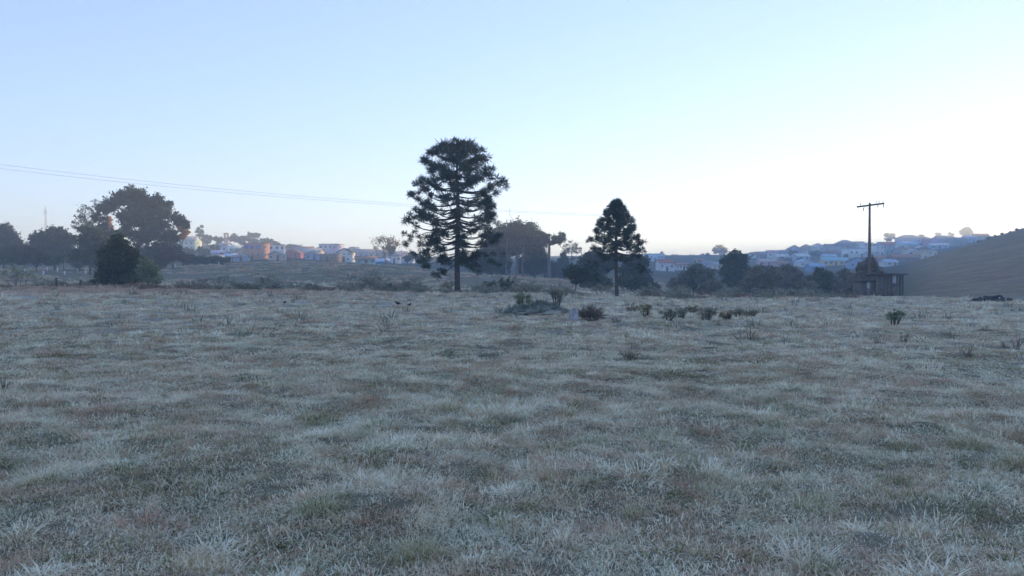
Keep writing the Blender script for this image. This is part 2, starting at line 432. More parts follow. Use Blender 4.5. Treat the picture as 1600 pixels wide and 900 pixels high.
def build_grass():
    P = []
    # 0-3 short matted turf, 4-8 cushions of cropped grass, 9 straw stems, 10-11 coarse turf further out, 12-14 coarse cushions, 15 long tussock
    for k in range(4):
        P.append(clump_mesh('turf', dict(n=170, rad=0.26, h=0.05, w=0.0055, lean=0.95, curl=0.6, seg=3, seed=k)))
    for k in range(5):
        P.append(clump_mesh('cushion', dict(n=75 + 18 * k, rad=0.05 + 0.014 * k, h=0.075 + 0.011 * k, w=0.0056, lean=0.55, curl=0.95, seg=4, seed=80 + k, spread=0.5, dome=0.35)))
    P.append(clump_mesh('straw', dict(n=22, rad=0.16, h=0.19, w=0.0042, lean=0.35, curl=0.5, seg=3, seed=120),
                        dict(n=60, rad=0.14, h=0.11, w=0.0055, lean=0.7, curl=0.8, seg=3, seed=121)))
    for k in range(2):
        P.append(clump_mesh('coarse_turf', dict(n=200, rad=0.6, h=0.055, w=0.018, lean=1.0, curl=0.6, seg=2, seed=140 + k)))
    for k in range(3):
        P.append(clump_mesh('coarse_cushion', dict(n=55 + 10 * k, rad=0.10 + 0.03 * k, h=0.11 + 0.02 * k, w=0.014, lean=0.5, curl=0.9, seg=3, seed=160 + k, spread=0.5, dome=0.35)))
    P.append(clump_mesh('long_tussock', dict(n=150, rad=0.11, h=0.165, w=0.006, lean=0.4, curl=1.0, seg=4, seed=170, spread=0.6), dict(n=60, rad=0.15, h=0.11, w=0.0055, lean=0.9, curl=0.8, seg=3, seed=171)))
    X, Y, I, S = [], [], [], []
    def put(x, y, pick, s):
        X.append(x); Y.append(y); I.append(pick); S.append(s)
    def ch(a, n): return rng.choice(a, n)
    def size(n, m, sg): return m * np.exp(rng.normal(0, sg, n))
    x, y = wedge(2.2, 15, 95); n = len(x); put(x, y, ch([0, 1, 2, 3], n), size(n, 0.9, 0.2))
    x, y = wedge(2.2, 20, 62); d = vnoise(x / 0.4, y / 0.4, 20) + 0.35 * vnoise(x / 1.6, y / 1.6, 21) + 0.5 * rng.random(len(x)); k = d > 0.12
    x, y, d = x[k], y[k], d[k]; put(x, y, ch([4, 5, 6, 7, 8], len(x)), size(len(x), 0.9, 0.3) * (0.8 + 0.3 * d))
    x, y = wedge(2.2, 24, 2.2); d = vnoise(x / 1.3, y / 1.3, 22) + 0.6 * vnoise(x / 3.5, y / 3.5, 23); k = d > 0.6
    x, y = x[k], y[k]; put(x, y, np.full(len(x), 15), size(len(x), 0.75, 0.25))
    x, y = wedge(2.2, 26, 3.5); d = vnoise(x / 1.7, y / 1.7, 24) + 0.5 * vnoise(x / 5, y / 5, 25); k = d > 0.3
    x, y = x[k], y[k]; put(x, y, np.full(len(x), 9), size(len(x), 0.85, 0.2))
    x, y = wedge(13, 36, 18, 39); n = len(x); put(x, y, ch([10, 11], n), size(n, 0.7, 0.2))
    x, y = wedge(19, 45, 30, 39); d = vnoise(x / 0.5, y / 0.5, 26) + 0.45 * vnoise(x / 2.2, y / 2.2, 27) + 0.4 * rng.random(len(x)); k = d > 0.3
    x, y = x[k], y[k]; put(x, y, ch([12, 13, 14], len(x)), size(len(x), 0.85, 0.3))
    x, y = wedge(35, 92, 6, 38); n = len(x); put(x, y, ch([10, 11], n), size(n, 0.9, 0.2))
    x, y = wedge(43, 92, 13, 38); d = vnoise(x / 0.9, y / 0.9, 28) + 0.6 * vnoise(x / 3.5, y / 3.5, 29) + 0.4 * rng.random(len(x)); k = d > 0.5
    x, y = x[k], y[k]; put(x, y, ch([12, 13, 14], len(x)), size(len(x), 1.25, 0.35))
    X, Y, I, S = map(np.concatenate, (X, Y, I, S))
    pts = np.stack([X, Y, ground(X, Y) - 0.012], 1)
    n = len(pts)
    rot = np.stack([rng.normal(0, 0.08, n), rng.normal(0, 0.08, n), rng.random(n) * 6.283], 1)
    zs = S * (0.8 + 0.35 * rng.random(n))
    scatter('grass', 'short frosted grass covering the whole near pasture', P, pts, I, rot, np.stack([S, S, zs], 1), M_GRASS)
    print('grass clumps', n)
build_grass()

# ------------------------------------------------------------------ foliage and trees
def rot_frames(n, g):
    """n random orthonormal frames"""
    a = g.normal(size=(n, 3)); a /= np.linalg.norm(a, axis=1)[:, None]
    b = np.cross(a, g.normal(size=(n, 3))); b /= np.linalg.norm(b, axis=1)[:, None] + 1e-9
    return a, b
def leaf_quads(Cn, size, g, rnd, elong=1.5):
    n = len(Cn)
    a, b = rot_frames(n, g)
    s = size * (0.6 + 0.8 * g.random(n))
    L, W = (s * elong / 2)[:, None], (s / 2)[:, None]
    V = np.stack([Cn - a * L, Cn + b * W - a * L * 0.1, Cn + a * L, Cn - b * W - a * L * 0.1], 1).reshape(-1, 3)
    q = np.arange(n)[:, None] * 4 + np.arange(4)[None]
    return V, q, np.repeat(rnd, 4)
def crown_mesh(name, lobes, leaf, g, dens=1.0, clump=0.24, shell=0.55):
    """leaf clumps spread through and around each lobe (cx,cy,cz,rx,ry,rz)"""
    pts, rn = [], []
    for (cx, cy, cz, rx, ry, rz) in lobes:
        rm = (rx * ry * rz) ** (1 / 3)
        K = max(7, int(26 * dens * min(1.6, (rm / (leaf * 6)) ** 0.8 + 0.5)))
        d = g.normal(size=(K, 3)); d /= np.linalg.norm(d, axis=1)[:, None]
        d[:, 2] = np.where(d[:, 2] < -0.3, d[:, 2] * 0.9, d[:, 2])
        rad = shell + (1.02 - shell) * g.random(K) ** 0.6
        rad = rad * (0.85 + 0.3 * g.random(K))
        cc = d * rad[:, None] * np.array([rx, ry, rz]) + np.array([cx, cy, cz])
        per = int(max(10, 9.0 * dens * (rm * clump / leaf) ** 2 + 10))
        per = min(per, 130)
        tone = g.random(K)
        sg = clump * rm * (0.6 + 0.7 * g.random(K))
        p = np.repeat(cc, per, 0) + g.normal(size=(K * per, 3)) * np.repeat(sg, per)[:, None] * np.array([1, 1, 0.72])
        pts.append(p); rn.append(np.clip(np.repeat(tone, per) * 0.65 + g.random(K * per) * 0.35, 0, 1))
    pts, rn = np.concatenate(pts), np.concatenate(rn)
    V, q, r = leaf_quads(pts, leaf, g, rn)
    return mesh_np(name, V, [q], dict(rnd=r))
def wob(p0, p1, g, k=5, amp=0.05, rise=0.0):
    p0, p1 = np.array(p0, float), np.array(p1, float)
    t = np.linspace(0, 1, k)[:, None]
    L = np.linalg.norm(p1 - p0)
    P = p0 + (p1 - p0) * t + g.normal(size=(k, 3)) * amp * L * np.sin(t * math.pi) * 0.6
    P[:, 2] += rise * L * (np.sin(t[:, 0] * math.pi))
    return P
def pz(py, Y): return CAMZ - (py - HZ) / F * Y

BARK = plain('bark', (0.085, 0.07, 0.055), 0.25, 3.0, 0.95, bump=0.6)
BARK_PALE = plain('pale_bark', (0.17, 0.155, 0.135), 0.2, 2.0, 0.95, bump=0.4)
L_DARK = leafmat('dark_leaves', (0.035, 0.05, 0.032), (0.105, 0.13, 0.07))
L_MID = leafmat('mid_green_leaves', (0.05, 0.07, 0.035), (0.14, 0.165, 0.085))
L_OLIVE = leafmat('olive_leaves', (0.06, 0.065, 0.03), (0.15, 0.14, 0.065))
L_BROWN = leafmat('brown_winter_twigs', (0.06, 0.05, 0.04), (0.14, 0.105, 0.075))
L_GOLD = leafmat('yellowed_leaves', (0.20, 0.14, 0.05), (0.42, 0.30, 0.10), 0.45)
L_FROST = leafmat('frosted_leaves', (0.10, 0.13, 0.09), (0.38, 0.41, 0.36), 0.2, 2.0)
L_FGREEN = leafmat('green_leaves_touched_by_frost', (0.13, 0.17, 0.09), (0.38, 0.43, 0.28), 0.3, 2.0)
L_ARAU = leafmat('araucaria_needles', (0.045, 0.065, 0.05), (0.11, 0.135, 0.095), 0.25)
L_STALK = leafmat('dead_weed_stalks', (0.10, 0.085, 0.07), (0.28, 0.23, 0.18), 0.2, 3.0)
L_WEED = leafmat('grey_green_weed', (0.16, 0.165, 0.11), (0.46, 0.45, 0.36), 0.3, 3.0)
L_HAZED = leafmat('hazy_grey_winter_bush', (0.11, 0.12, 0.09), (0.30, 0.30, 0.22), 0.3)  # leaf colour lightened to paint haze into the bushes
L_RUST = leafmat('russet_dry_grass', (0.15, 0.10, 0.075), (0.36, 0.26, 0.19), 0.2, 1.0)

def pxtree(name, label, Y, base_px, circles, mat, leaf=0.3, dens=1.0, trunk=0.3, bark=None, cat='tree', group=None, seed=0,
           shell=0.55, clump=0.24, stems=1, limb=True, flat=0.9, depth=0.8):
    """a tree standing on the ground at distance Y; its crown's lobes are given as circles (column, row, radius) seen in the photo"""
    g = np.random.default_rng(seed + int(base_px) * 7 + int(Y))
    loc = on(base_px, Y)
    t = thing(name, label, cat, loc, group=group)
    k = Y / F
    lobes = []
    for (cx, cy, cr) in circles:
        r = cr * k
        lobes.append(((cx - 800) * k - loc.x, g.uniform(-depth, depth) * r, pz(cy, Y) - loc.z, r, r * 1.05, r * flat))
    if stems:
        mb = MB()
        zs = sorted(l[2] for l in lobes); mid = zs[len(zs) // 2]; top = zs[-1]
        mx = float(np.mean([l[0] for l in lobes])); my = float(np.mean([l[1] for l in lobes]))
        fork = np.array([mx * 0.35, my * 0.35, max(0.3 * mid, 0.05)])
        for s in range(stems):
            b = np.array([g.normal(0, 0.35) * trunk * 3 * (stems > 1), g.normal(0, 0.3) * trunk * 3 * (stems > 1), -0.25])
            P = np.concatenate([wob(b, fork + g.normal(0, 0.1, 3) * (stems > 1), g, 4, 0.03), wob(fork, (mx, my, top), g, 5, 0.05)[1:]])
            mb.tube(P, np.linspace(trunk, trunk * 0.25, len(P)) / math.sqrt(stems), 7)
        if limb:
            for l in lobes:
                e = np.array(l[:3]); f = g.uniform(0.35, 0.8)
                st = fork + (np.array([mx, my, top]) - fork) * min(0.9, f * max(0.05, e[2]) / max(top, 0.1))
                if st[2] > e[2]: st = fork
                mb.tube(wob(st, e, g, 5, 0.06, 0.05), np.linspace(trunk * 0.42, trunk * 0.1, 5), 5)
                for _ in range(3):
                    q = e + g.normal(size=3) * l[3] * 0.6
                    mb.tube(wob(e, q, g, 4, 0.08), np.linspace(trunk * 0.14, trunk * 0.05, 4), 4)
        mb.build('trunk', bark or BARK, t, smooth=True)
    obj('crown', crown_mesh(name + '_crown', lobes, leaf, g, dens, clump, shell), mat, t)
    return t

def tufts(Cn, rad, n, L, W, g, up=0.15, flat=1.0):
    """spiky balls of leafy twigs: n twigs of length L and width W round each centre"""
    m = len(Cn); N = m * n
    d = g.normal(size=(N, 3)) * np.array([1, 1, flat]); d /= np.linalg.norm(d, axis=1)[:, None]; d[:, 2] += up; d /= np.linalg.norm(d, axis=1)[:, None]
    c = np.repeat(Cn, n, 0) + d * (np.repeat(rad, n) * g.random(N) * 0.45)[:, None]
    l = (np.repeat(rad, n) * L * (0.6 + 0.6 * g.random(N)))[:, None]
    s = np.cross(d, g.normal(size=(N, 3))); s /= np.linalg.norm(s, axis=1)[:, None] + 1e-9
    w = (W * (0.7 + 0.6 * g.random(N)))[:, None]
    V = np.stack([c - s * w * 0.3, c + s * w * 0.3, c + d * l * 0.6 + s * w * 0.5, c + d * l, c + d * l * 0.6 - s * w * 0.5], 1).reshape(-1, 3)
    q = np.arange(N)[:, None] * 5 + np.arange(5)[None]
    rn = np.repeat(np.clip(np.repeat(g.random(m), n) * 0.6 + g.random(N) * 0.4, 0, 1), 5)
    return V, q, rn

def araucaria(label, px, Y, top_py, prof, r0, whorl_gap, per, tuft_r, bare_from, seed, low_py, group='araucaria trees', n_tw=72, tw=0.04, extra=(), tpl=2.3, cone=False):
    """trunk, whorls of near-level limbs, foliage in spiky tufts carried towards the limb ends. prof: (row, half width in columns)"""
    g = np.random.default_rng(seed)
    loc = on(px, Y); k = Y / F
    H = pz(top_py, Y) - loc.z
    t = thing('araucaria_tree', label, 'tree', loc, group=group)
    hs = np.array([pz(p, Y) - loc.z for p, _ in prof]); ws = np.array([w * k for _, w in prof])
    o_ = np.argsort(hs); hs, ws = hs[o_], ws[o_]
    zz = np.linspace(-0.3, H * 0.985, 16)
    tr = np.stack([0.05 * np.sin(zz * 0.7 + seed), 0.05 * np.cos(zz * 0.5), zz], 1); tr[0, :2] = tr[1, :2]
    rad = np.interp(zz, [-0.3, 0.4, H * 0.5, H], [r0 * 1.35, r0, r0 * 0.72, r0 * 0.14])
    MB().tube(tr, rad, 12).build('trunk', BARK, t, smooth=True)
    top_cap = (lambda r: H - 0.25 - 1.25 * r) if cone else (lambda r: H - 0.35 - 0.16 * r ** 2.2)
    cen, cr = [], []
    z = pz(low_py, Y) - loc.z
    while z < H - 0.15:
        f = (z / H)
        half = np.interp(z, hs, ws)
        m = per + g.integers(-1, 2)
        a0 = g.random() * 6.283
        for q in range(m):
            a = a0 + q * 6.283 / m + g.normal(0, 0.16)
            L = half * (g.uniform(0.85, 1.12) if cone else g.uniform(0.62, 1.06))
            if f < bare_from + 0.12: L *= g.uniform(0.55, 1.0)
            if L < 0.25: continue
            droop = np.interp(f, [bare_from, 0.6, 1.0], [-0.07, 0.02, 0.40])
            zz0 = z + g.normal(0, 0.12) - droop * L * 0.5
            zz0 = min(max(zz0, 0.5), H - 0.2)
            s = np.linspace(0, 1, 7)
            d = np.array([math.cos(a), math.sin(a)])
            bend = g.normal(0, 0.05)
            P = np.stack([d[0] * L * s - d[1] * bend * L * s * s, d[1] * L * s + d[0] * bend * L * s * s,
                          zz0 + L * (droop * s + 0.16 * s ** 3 - 0.09 * np.sin(s * math.pi))], 1)
            br = MB().tube(P, np.linspace(max(0.035, 0.018 * L + 0.02), 0.018, 7), 5)
            inner = np.interp(f, [0.3, 0.6, 0.74, 0.9], [0.72, 0.66, 0.42, 0.1])
            nt = max(3, int(tpl * L * (1.02 - inner) + 1.5))
            for _ in range(nt):
                u = inner + (1 - inner) * g.random() ** 0.75
                i = u * 6; i0 = min(5, int(i)); p = P[i0] + (P[i0 + 1] - P[i0]) * (i - i0)
                off = g.normal(size=3) * np.array([0.28, 0.28, 0.11]) * (0.4 + 0.2 * L) * (0.4 + u * 0.7)
                c = p + off
                c[2] = min(c[2], top_cap(math.hypot(c[0], c[1])))
                cen.append(c); cr.append(tuft_r * g.uniform(0.65, 1.15))
                br.tube(np.stack([p, (p + c) / 2 + [0, 0, -0.03], c]), [0.016, 0.012, 0.008], 4, cap=False)
            e = P[-1].copy(); e[2] = min(e[2], top_cap(math.hypot(e[0], e[1]))); cen.append(e); cr.append(tuft_r * g.uniform(0.8, 1.15))
            br.build('branch', BARK, t)
        z += whorl_gap * g.uniform(0.75, 1.25)
    for q in range(8):
        w_ = 0.1 if cone else 0.4
        cen.append(np.array([g.normal(0, w_), g.normal(0, w_), H - (1.0 if cone else 0.5) * g.random() - 0.3])); cr.append(tuft_r * (0.6 if cone else 0.85))
    for (ex, ey, er) in extra:      # stray low tufts on hanging branches
        c0 = np.array([(ex - px) * k, g.uniform(-0.6, 0.3), pz(ey, Y) - loc.z])
        MB().tube(wob((0, 0, max(c0[2] + 0.9, 1.2)), c0, g, 6, 0.05, -0.03), np.linspace(0.05, 0.018, 6), 5).build('branch', BARK, t)
        for _ in range(7):
            cen.append(c0 + g.normal(size=3) * er * k * 0.55); cr.append(tuft_r * 0.75)
    V, q, rn = tufts(np.array(cen), np.array(cr), n_tw, 0.95, tw, g, 0.22, 0.75)
    obj('crown', mesh_np('araucaria_crown', V, [q], dict(rnd=rn)), L_ARAU, t)
    return t

araucaria('tall broad araucaria with bare inner limbs, the biggest tree in the pasture', 715, 68, 216,
          [(214, 8), (220, 24), (230, 38), (245, 50), (260, 57), (275, 64), (295, 74), (315, 84), (335, 86), (352, 80), (372, 82), (390, 70), (405, 50), (415, 30)],
          0.25, 0.58, 6, 0.44, 0.28, 3, 408, extra=[(688, 428, 11), (655, 402, 12), (735, 418, 10), (775, 400, 14), (640, 372, 12), (668, 413, 8)])
araucaria('smaller cone-shaped araucaria standing apart at the field edge', 963, 64, 307,
          [(306, 1), (316, 6), (330, 16), (350, 25), (370, 33), (388, 40), (400, 40), (412, 34), (425, 26)],
          0.16, 0.38, 6, 0.30, 0.28, 8, 404, n_tw=60, tw=0.036, cone=True, tpl=1.9, extra=[(935, 433, 9), (925, 415, 10), (1000, 420, 10)])

def umbrella_araucaria(label, px, Y, top, rim, half, r0, seed, group='araucaria trees'):
    """old araucaria: long bare bole, flat candelabra top"""
    g = np.random.default_rng(seed); loc = on(px, Y); k = Y / F
    t = thing('umbrella_araucaria', label, 'tree', loc, group=group)
    H = pz(top, Y) - loc.z; h1 = pz(rim, Y) - loc.z
    zz = np.linspace(-0.4, H * 0.97, 8)
    MB().tube(np.stack([0.03 * np.sin(zz), zz * 0, zz], 1), np.linspace(r0 * 1.2, r0 * 0.5, 8), 9).build('trunk', BARK_PALE if seed % 2 else BARK, t, smooth=True)
    cen, cr = [], []
    for q in range(13):
        a = q * 2.4 + g.normal(0, 0.2); L = half * k * g.uniform(0.55, 1.05)
        z0 = h1 - (H - h1) * g.uniform(0.2, 0.7); e = np.array([L * math.cos(a), L * math.sin(a), g.uniform(h1, H - 0.1)])
        P = wob((0, 0, z0), e, g, 6, 0.04, -0.1)
        MB().tube(P, np.linspace(r0 * 0.35, r0 * 0.12, 6), 5).build('branch', BARK, t)
        for u in (0.7, 0.85, 1.0, 1.0):
            cen.append(P[min(5, int(u * 5))] + g.normal(size=3) * half * k * 0.10); cr.append((H - h1) * g.uniform(0.35, 0.6))
    V, q, rn = tufts(np.array(cen), np.array(cr), 60, 1.0, 0.05 * Y / 68, g, 0.3)
    obj('crown', mesh_np('umbrella_crown', V, [q], dict(rnd=rn)), L_ARAU, t)
    return t
umbrella_araucaria('old flat-topped araucaria with a long pale bare trunk', 858, 188, 366, 376, 27, 0.42, 5)

# --- trees behind the big araucaria
G2 = 'dark trees behind the big araucaria'
pxtree('broadleaf_tree', 'broad domed dark tree just to the right of the big araucaria', 192, 808,
       [(806, 362, 17), (786, 368, 17), (828, 366, 17), (842, 374, 12), (770, 378, 14), (812, 378, 22), (836, 388, 15), (790, 388, 18)], L_DARK, 0.34, 1.3, 0.5, BARK_PALE, group=G2, shell=0.35)
pxtree('broadleaf_tree', 'dark rounded tree reaching down to the grass behind the araucaria trunk', 196, 768,
       [(766, 392, 16), (752, 402, 13), (778, 404, 16), (760, 416, 13), (786, 416, 13), (744, 418, 9)], L_DARK, 0.34, 1.4, 0.4, group=G2, shell=0.3)
pxtree('broadleaf_tree', 'dusky tree with low crown beside the flat-topped araucaria', 200, 836,
       [(838, 400, 14), (826, 408, 14), (848, 412, 12), (834, 420, 12), (818, 420, 10)], L_DARK, 0.34, 1.3, 0.35, group=G2, shell=0.3)
for bx, tp, lab in ((791, 372, 'slim pale bare trunk standing before the domed tree'), (817, 380, 'pale forked trunk under the domed tree crown')):
    g = np.random.default_rng(bx); loc = on(bx, 186); h = pz(tp, 186) - loc.z
    t = thing('dead_tree', lab, 'tree', loc, group=G2)
    MB().tube(wob((0, 0, -0.3), (0.2, 0, h), g, 7, 0.03), np.linspace(0.22, 0.06, 7), 7).build('trunk', BARK_PALE, t)
    for q in range(4):
        z0 = h * g.uniform(0.45, 0.85); a = g.uniform(-0.6, 0.6) + (q % 2) * math.pi
        MB().tube(wob((0.1, 0, z0), (1.6 * math.cos(a), 1.2 * math.sin(a), z0 + g.uniform(0.8, 2)), g, 5, 0.06), np.linspace(0.09, 0.02, 5), 5).build('branch', BARK_PALE, t)
pxtree('bamboo_clump', 'pale airy domed bamboo clump beyond the flat-topped araucaria', 250, 893,
       [(893, 384, 9), (885, 390, 8), (902, 390, 8), (893, 398, 11)], L_OLIVE, 0.25, 0.55, 0.12, cat='bamboo', stems=5, shell=0.8, clump=0.16)
pxtree('conifer', 'small dark pointed conifer between the bare-trunked araucaria and the bamboo', 235, 880,
       [(880, 398, 4), (880, 405, 7), (880, 413, 10), (880, 422, 12)], L_DARK, 0.3, 1.2, 0.18, shell=0.3)
pxtree('broadleaf_tree', 'small hazy tree low beside the bamboo clump', 215, 868, [(866, 420, 10), (876, 428, 10), (860, 428, 9)], L_DARK, 0.32, 1.1, 0.2, shell=0.3)
pxtree('young_tree', 'young round-headed tree on a thin leaning trunk left of the small araucaria', 88, 897,
       [(900, 422, 11), (890, 428, 9), (912, 428, 10), (920, 434, 7), (903, 434, 11)], L_DARK, 0.16, 1.0, 0.09, group='bushes along the field edge', shell=0.4)
GB = 'trees filling the hollow'
pxtree('broadleaf_tree', 'dark tree left behind the small araucaria, topmost lobes level with its crown', 150, 928,
       [(922, 402, 11), (938, 404, 12), (912, 414, 12), (934, 420, 15), (950, 414, 12), (915, 430, 11)], L_DARK, 0.28, 1.2, 0.3, group=GB, shell=0.35)
pxtree('broadleaf_tree', 'dark tree crowding the right side of the small araucaria', 142, 992,
       [(986, 408, 10), (1000, 412, 12), (978, 420, 13), (998, 428, 14), (1010, 440, 10)], L_DARK, 0.27, 1.2, 0.26, group=GB, shell=0.35)
pxtree('shrub', 'bluish low shrub at the foot of the small araucaria, right side', 120, 985,
       [(975, 440, 13), (992, 442, 12), (1010, 448, 10), (1025, 450, 8)], L_DARK, 0.24, 1.0, 0.1, group=GB, cat='shrub', shell=0.3)
pxtree('shrub', 'low hazy shrub left of the small araucaria trunk', 125, 940, [(930, 440, 11), (945, 442, 11), (915, 444, 9)], L_MID, 0.24, 1.0, 0.1, group=GB, cat='shrub', shell=0.3)
L_HAZED2 = leafmat('hazy_olive_winter_bush', (0.13, 0.125, 0.08), (0.32, 0.30, 0.18), 0.3)  # olive, paled so the colour carries haze
L_HAZED3 = leafmat('hazy_brown_winter_bush', (0.13, 0.11, 0.09), (0.30, 0.25, 0.20), 0.3)  # brown with the same haze mixed into its colour
for (bx, Y, cs, mt, lab, lf) in [
    (1083, 128, [(1092, 424, 13), (1080, 430, 12), (1104, 432, 13), (1065, 438, 12), (1088, 442, 15), (1112, 444, 12), (1055, 446, 9)], L_HAZED, 'rounded green-grey bush at the left end of the hollow, right of the bare slope', 0.26),
    (1146, 152, [(1146, 400, 9), (1138, 408, 11), (1156, 408, 12), (1150, 422, 15), (1134, 424, 11), (1164, 422, 9), (1145, 438, 14)], L_MID, 'tall dark tree in the hollow below the yellow-lit tree', 0.28),
    (1118, 122, [(1112, 446, 10), (1126, 450, 9), (1100, 452, 8)], L_HAZED2, 'low olive bush in front of the tall dark hollow tree', 0.24),
    (1190, 132, [(1178, 428, 12), (1194, 424, 12), (1208, 428, 12), (1186, 440, 13), (1204, 444, 13), (1168, 444, 11)], L_HAZED2, 'broad olive-green bush right of the tall dark hollow tree', 0.26),
    (1238, 136, [(1228, 424, 11), (1244, 426, 12), (1222, 438, 13), (1248, 440, 13), (1236, 450, 12)], L_HAZED3, 'brownish bush below the bright blue wall', 0.26),
    (1288, 134, [(1282, 428, 10), (1294, 432, 11), (1274, 438, 11), (1300, 444, 12), (1284, 448, 12)], L_MID, 'dark bluish bush below the long cream house', 0.26),
    (1322, 128, [(1318, 430, 9), (1328, 436, 10), (1312, 444, 11), (1330, 450, 10)], L_HAZED3, 'thin brown leafless bush left of the wooden shed', 0.24),
    (1262, 118, [(1256, 446, 9), (1270, 448, 9), (1264, 456, 8)], L_HAZED2, 'small olive bush low in the hollow between brown and dark bushes', 0.22)]:
    cs = cs + [(cx, 462, 10) for cx in range(min(c[0] for c in cs), max(c[0] for c in cs) + 1, 14)]
    pxtree('bush', lab, Y, bx, cs, mt, lf, 1.15, 0.16, cat='bush', group='bushes in the hollow', stems=3, shell=0.3)
pxtree('bush', 'pointed grey-brown bush wrapped around the lower part of the wooden pole', 92, 1360,
       [(1360, 408, 8), (1352, 417, 10), (1368, 418, 10), (1346, 429, 12), (1374, 430, 10), (1358, 432, 13), (1340, 444, 11), (1360, 448, 12), (1332, 452, 8)],
       L_HAZED3, 0.16, 1.0, 0.1, cat='bush', group='bushes in the hollow', stems=4, shell=0.3)

# --- trees at the left
GL = 'trees along the left skyline'
pxtree('eucalyptus', 'tallest dark tree of the left group, billowing crown touched with orange sun', 184, 228,
       [(206, 303, 13), (192, 312, 13), (222, 308, 13), (178, 322, 12), (236, 322, 13), (248, 314, 11), (256, 330, 13), (262, 320, 7), (212, 326, 13),
        (232, 342, 16), (204, 348, 13), (256, 350, 14), (276, 342, 11), (288, 350, 8), (240, 364, 15), (218, 372, 14), (260, 372, 14), (246, 390, 15), (272, 366, 8), (228, 394, 13), (262, 398, 11), (192, 336, 9), (198, 362, 10), (210, 402, 13), (244, 408, 13), (274, 390, 9)],
       L_DARK, 0.30, 1.3, 0.5, group=GL, shell=0.38, clump=0.22)
pxtree('eucalyptus', 'second dark crown just left of the tallest tree, with an orange sunlit side', 178, 178,
       [(164, 328, 9), (156, 340, 9), (157, 356, 8), (184, 366, 9), (160, 372, 10), (176, 378, 11)], L_DARK, 0.30, 1.0, 0.35, group=GL, shell=0.4)
pxtree('airy_tree', 'thin airy tree with see-through crown at the left of the tall dark tree', 182, 142,
       [(150, 320, 8), (138, 330, 9), (128, 342, 8), (144, 346, 8), (122, 352, 6), (134, 356, 8)], L_MID, 0.22, 0.42, 0.22, group=GL, shell=0.7, clump=0.3)
pxtree('broadleaf_tree', 'wide dome-shaped dark tree under the radio mast', 200, 86,
       [(80, 364, 10), (94, 364, 10), (66, 368, 10), (106, 370, 9), (54, 376, 9), (84, 378, 17), (112, 380, 9), (66, 386, 13), (100, 390, 14), (84, 398, 14), (56, 398, 11), (116, 398, 11)], L_DARK, 0.32, 1.2, 0.4, group=GL, shell=0.35)
pxtree('broadleaf_tree', 'dark tree cut off by the left edge of the picture', 205, 6, [(8, 358, 9), (-6, 364, 12), (18, 368, 10), (4, 378, 15), (26, 380, 11), (34, 390, 10), (10, 394, 14), (-14, 390, 14)], L_DARK, 0.32, 1.2, 0.35, group=GL, shell=0.35)
pxtree('broadleaf_tree', 'lower green tree in front of the tall dark tree, left of the conical bush', 150, 140,
       [(140, 362, 12), (152, 366, 12), (128, 374, 11), (146, 382, 15), (164, 380, 10), (132, 394, 13), (156, 398, 13), (120, 400, 10)], L_MID, 0.28, 1.2, 0.25, group=GL, shell=0.35)
for bx, cs, mt, lab in [(20, [(12, 392, 12), (28, 392, 12), (20, 404, 12), (4, 406, 10)], L_MID, 'low greenish tree in the hedge nearest the left picture edge'),
                        (58, [(48, 394, 11), (64, 396, 11), (56, 406, 11), (40, 406, 9), (72, 406, 9)], L_BROWN, 'brownish low tree in the hedge below the dome-shaped tree'),
                        (102, [(96, 402, 10), (110, 402, 10), (86, 408, 8)], L_MID, 'green hedge tree at the left foot of the lower green tree'),
                        (124, [(118, 404, 10), (132, 406, 10), (126, 412, 9)], L_HAZED3, 'brownish hedge tree right below the lower green tree'),
                        (152, [(146, 408, 10), (160, 408, 10), (152, 414, 9)], L_MID, 'green hedge tree left of the conical bush foot'),
                        (232, [(226, 404, 10), (240, 404, 10), (248, 410, 9)], L_DARK, 'dark hedge tree under the tallest tree, above the pale bush'),
                        (270, [(268, 400, 10), (284, 402, 9), (256, 404, 9)], L_BROWN, 'brown-tinged bush at the right foot of the tallest tree')]:
    pxtree('hedge_tree', lab, 176, bx, cs, mt, 0.28, 1.2, 0.14, cat='tree', group='low hedge trees at the left', shell=0.3, stems=2)
for k, bx in enumerate((292, 306, 321, 336, 350)):
    pxtree('hedge_bush', ['dark hedge bush under the green-white building', 'dark hedge bush right of the one under the green-white building', 'middle bush of the dark hedge below the cream house',
                          'dark hedge bush below the right corner of the cream house', 'last small bush at the right end of the dark hedge'][k],
           214, bx, [(bx - 4, 404 + k * 0.8, 6), (bx + 5, 405 + k * 0.6, 6), (bx, 408, 6)], L_DARK, 0.3, 1.1, 0.1, cat='bush', group='dark hedge below the left town', stems=2, shell=0.3)
pxtree('conical_bush', 'big dark conical bush at the left edge of the near field', 76, 190,
       [(186, 372, 8), (180, 384, 11), (194, 384, 10), (174, 398, 13), (200, 398, 13), (186, 408, 15), (166, 414, 10), (208, 412, 12), (178, 424, 14), (198, 424, 14), (160, 428, 7), (216, 422, 8), (168, 436, 10), (190, 438, 13), (210, 436, 11), (152, 438, 7)],
       L_MID, 0.16, 0.9, 0.12, cat='bush', stems=4, shell=0.5, clump=0.32)
pxtree('pale_bush', 'paler frosted bush leaning against the right side of the conical bush', 74, 228,
       [(226, 412, 10), (238, 420, 9), (222, 424, 10), (236, 430, 8), (228, 436, 10), (246, 438, 8)], L_FGREEN, 0.13, 0.8, 0.06, cat='bush', stems=4, shell=0.5)

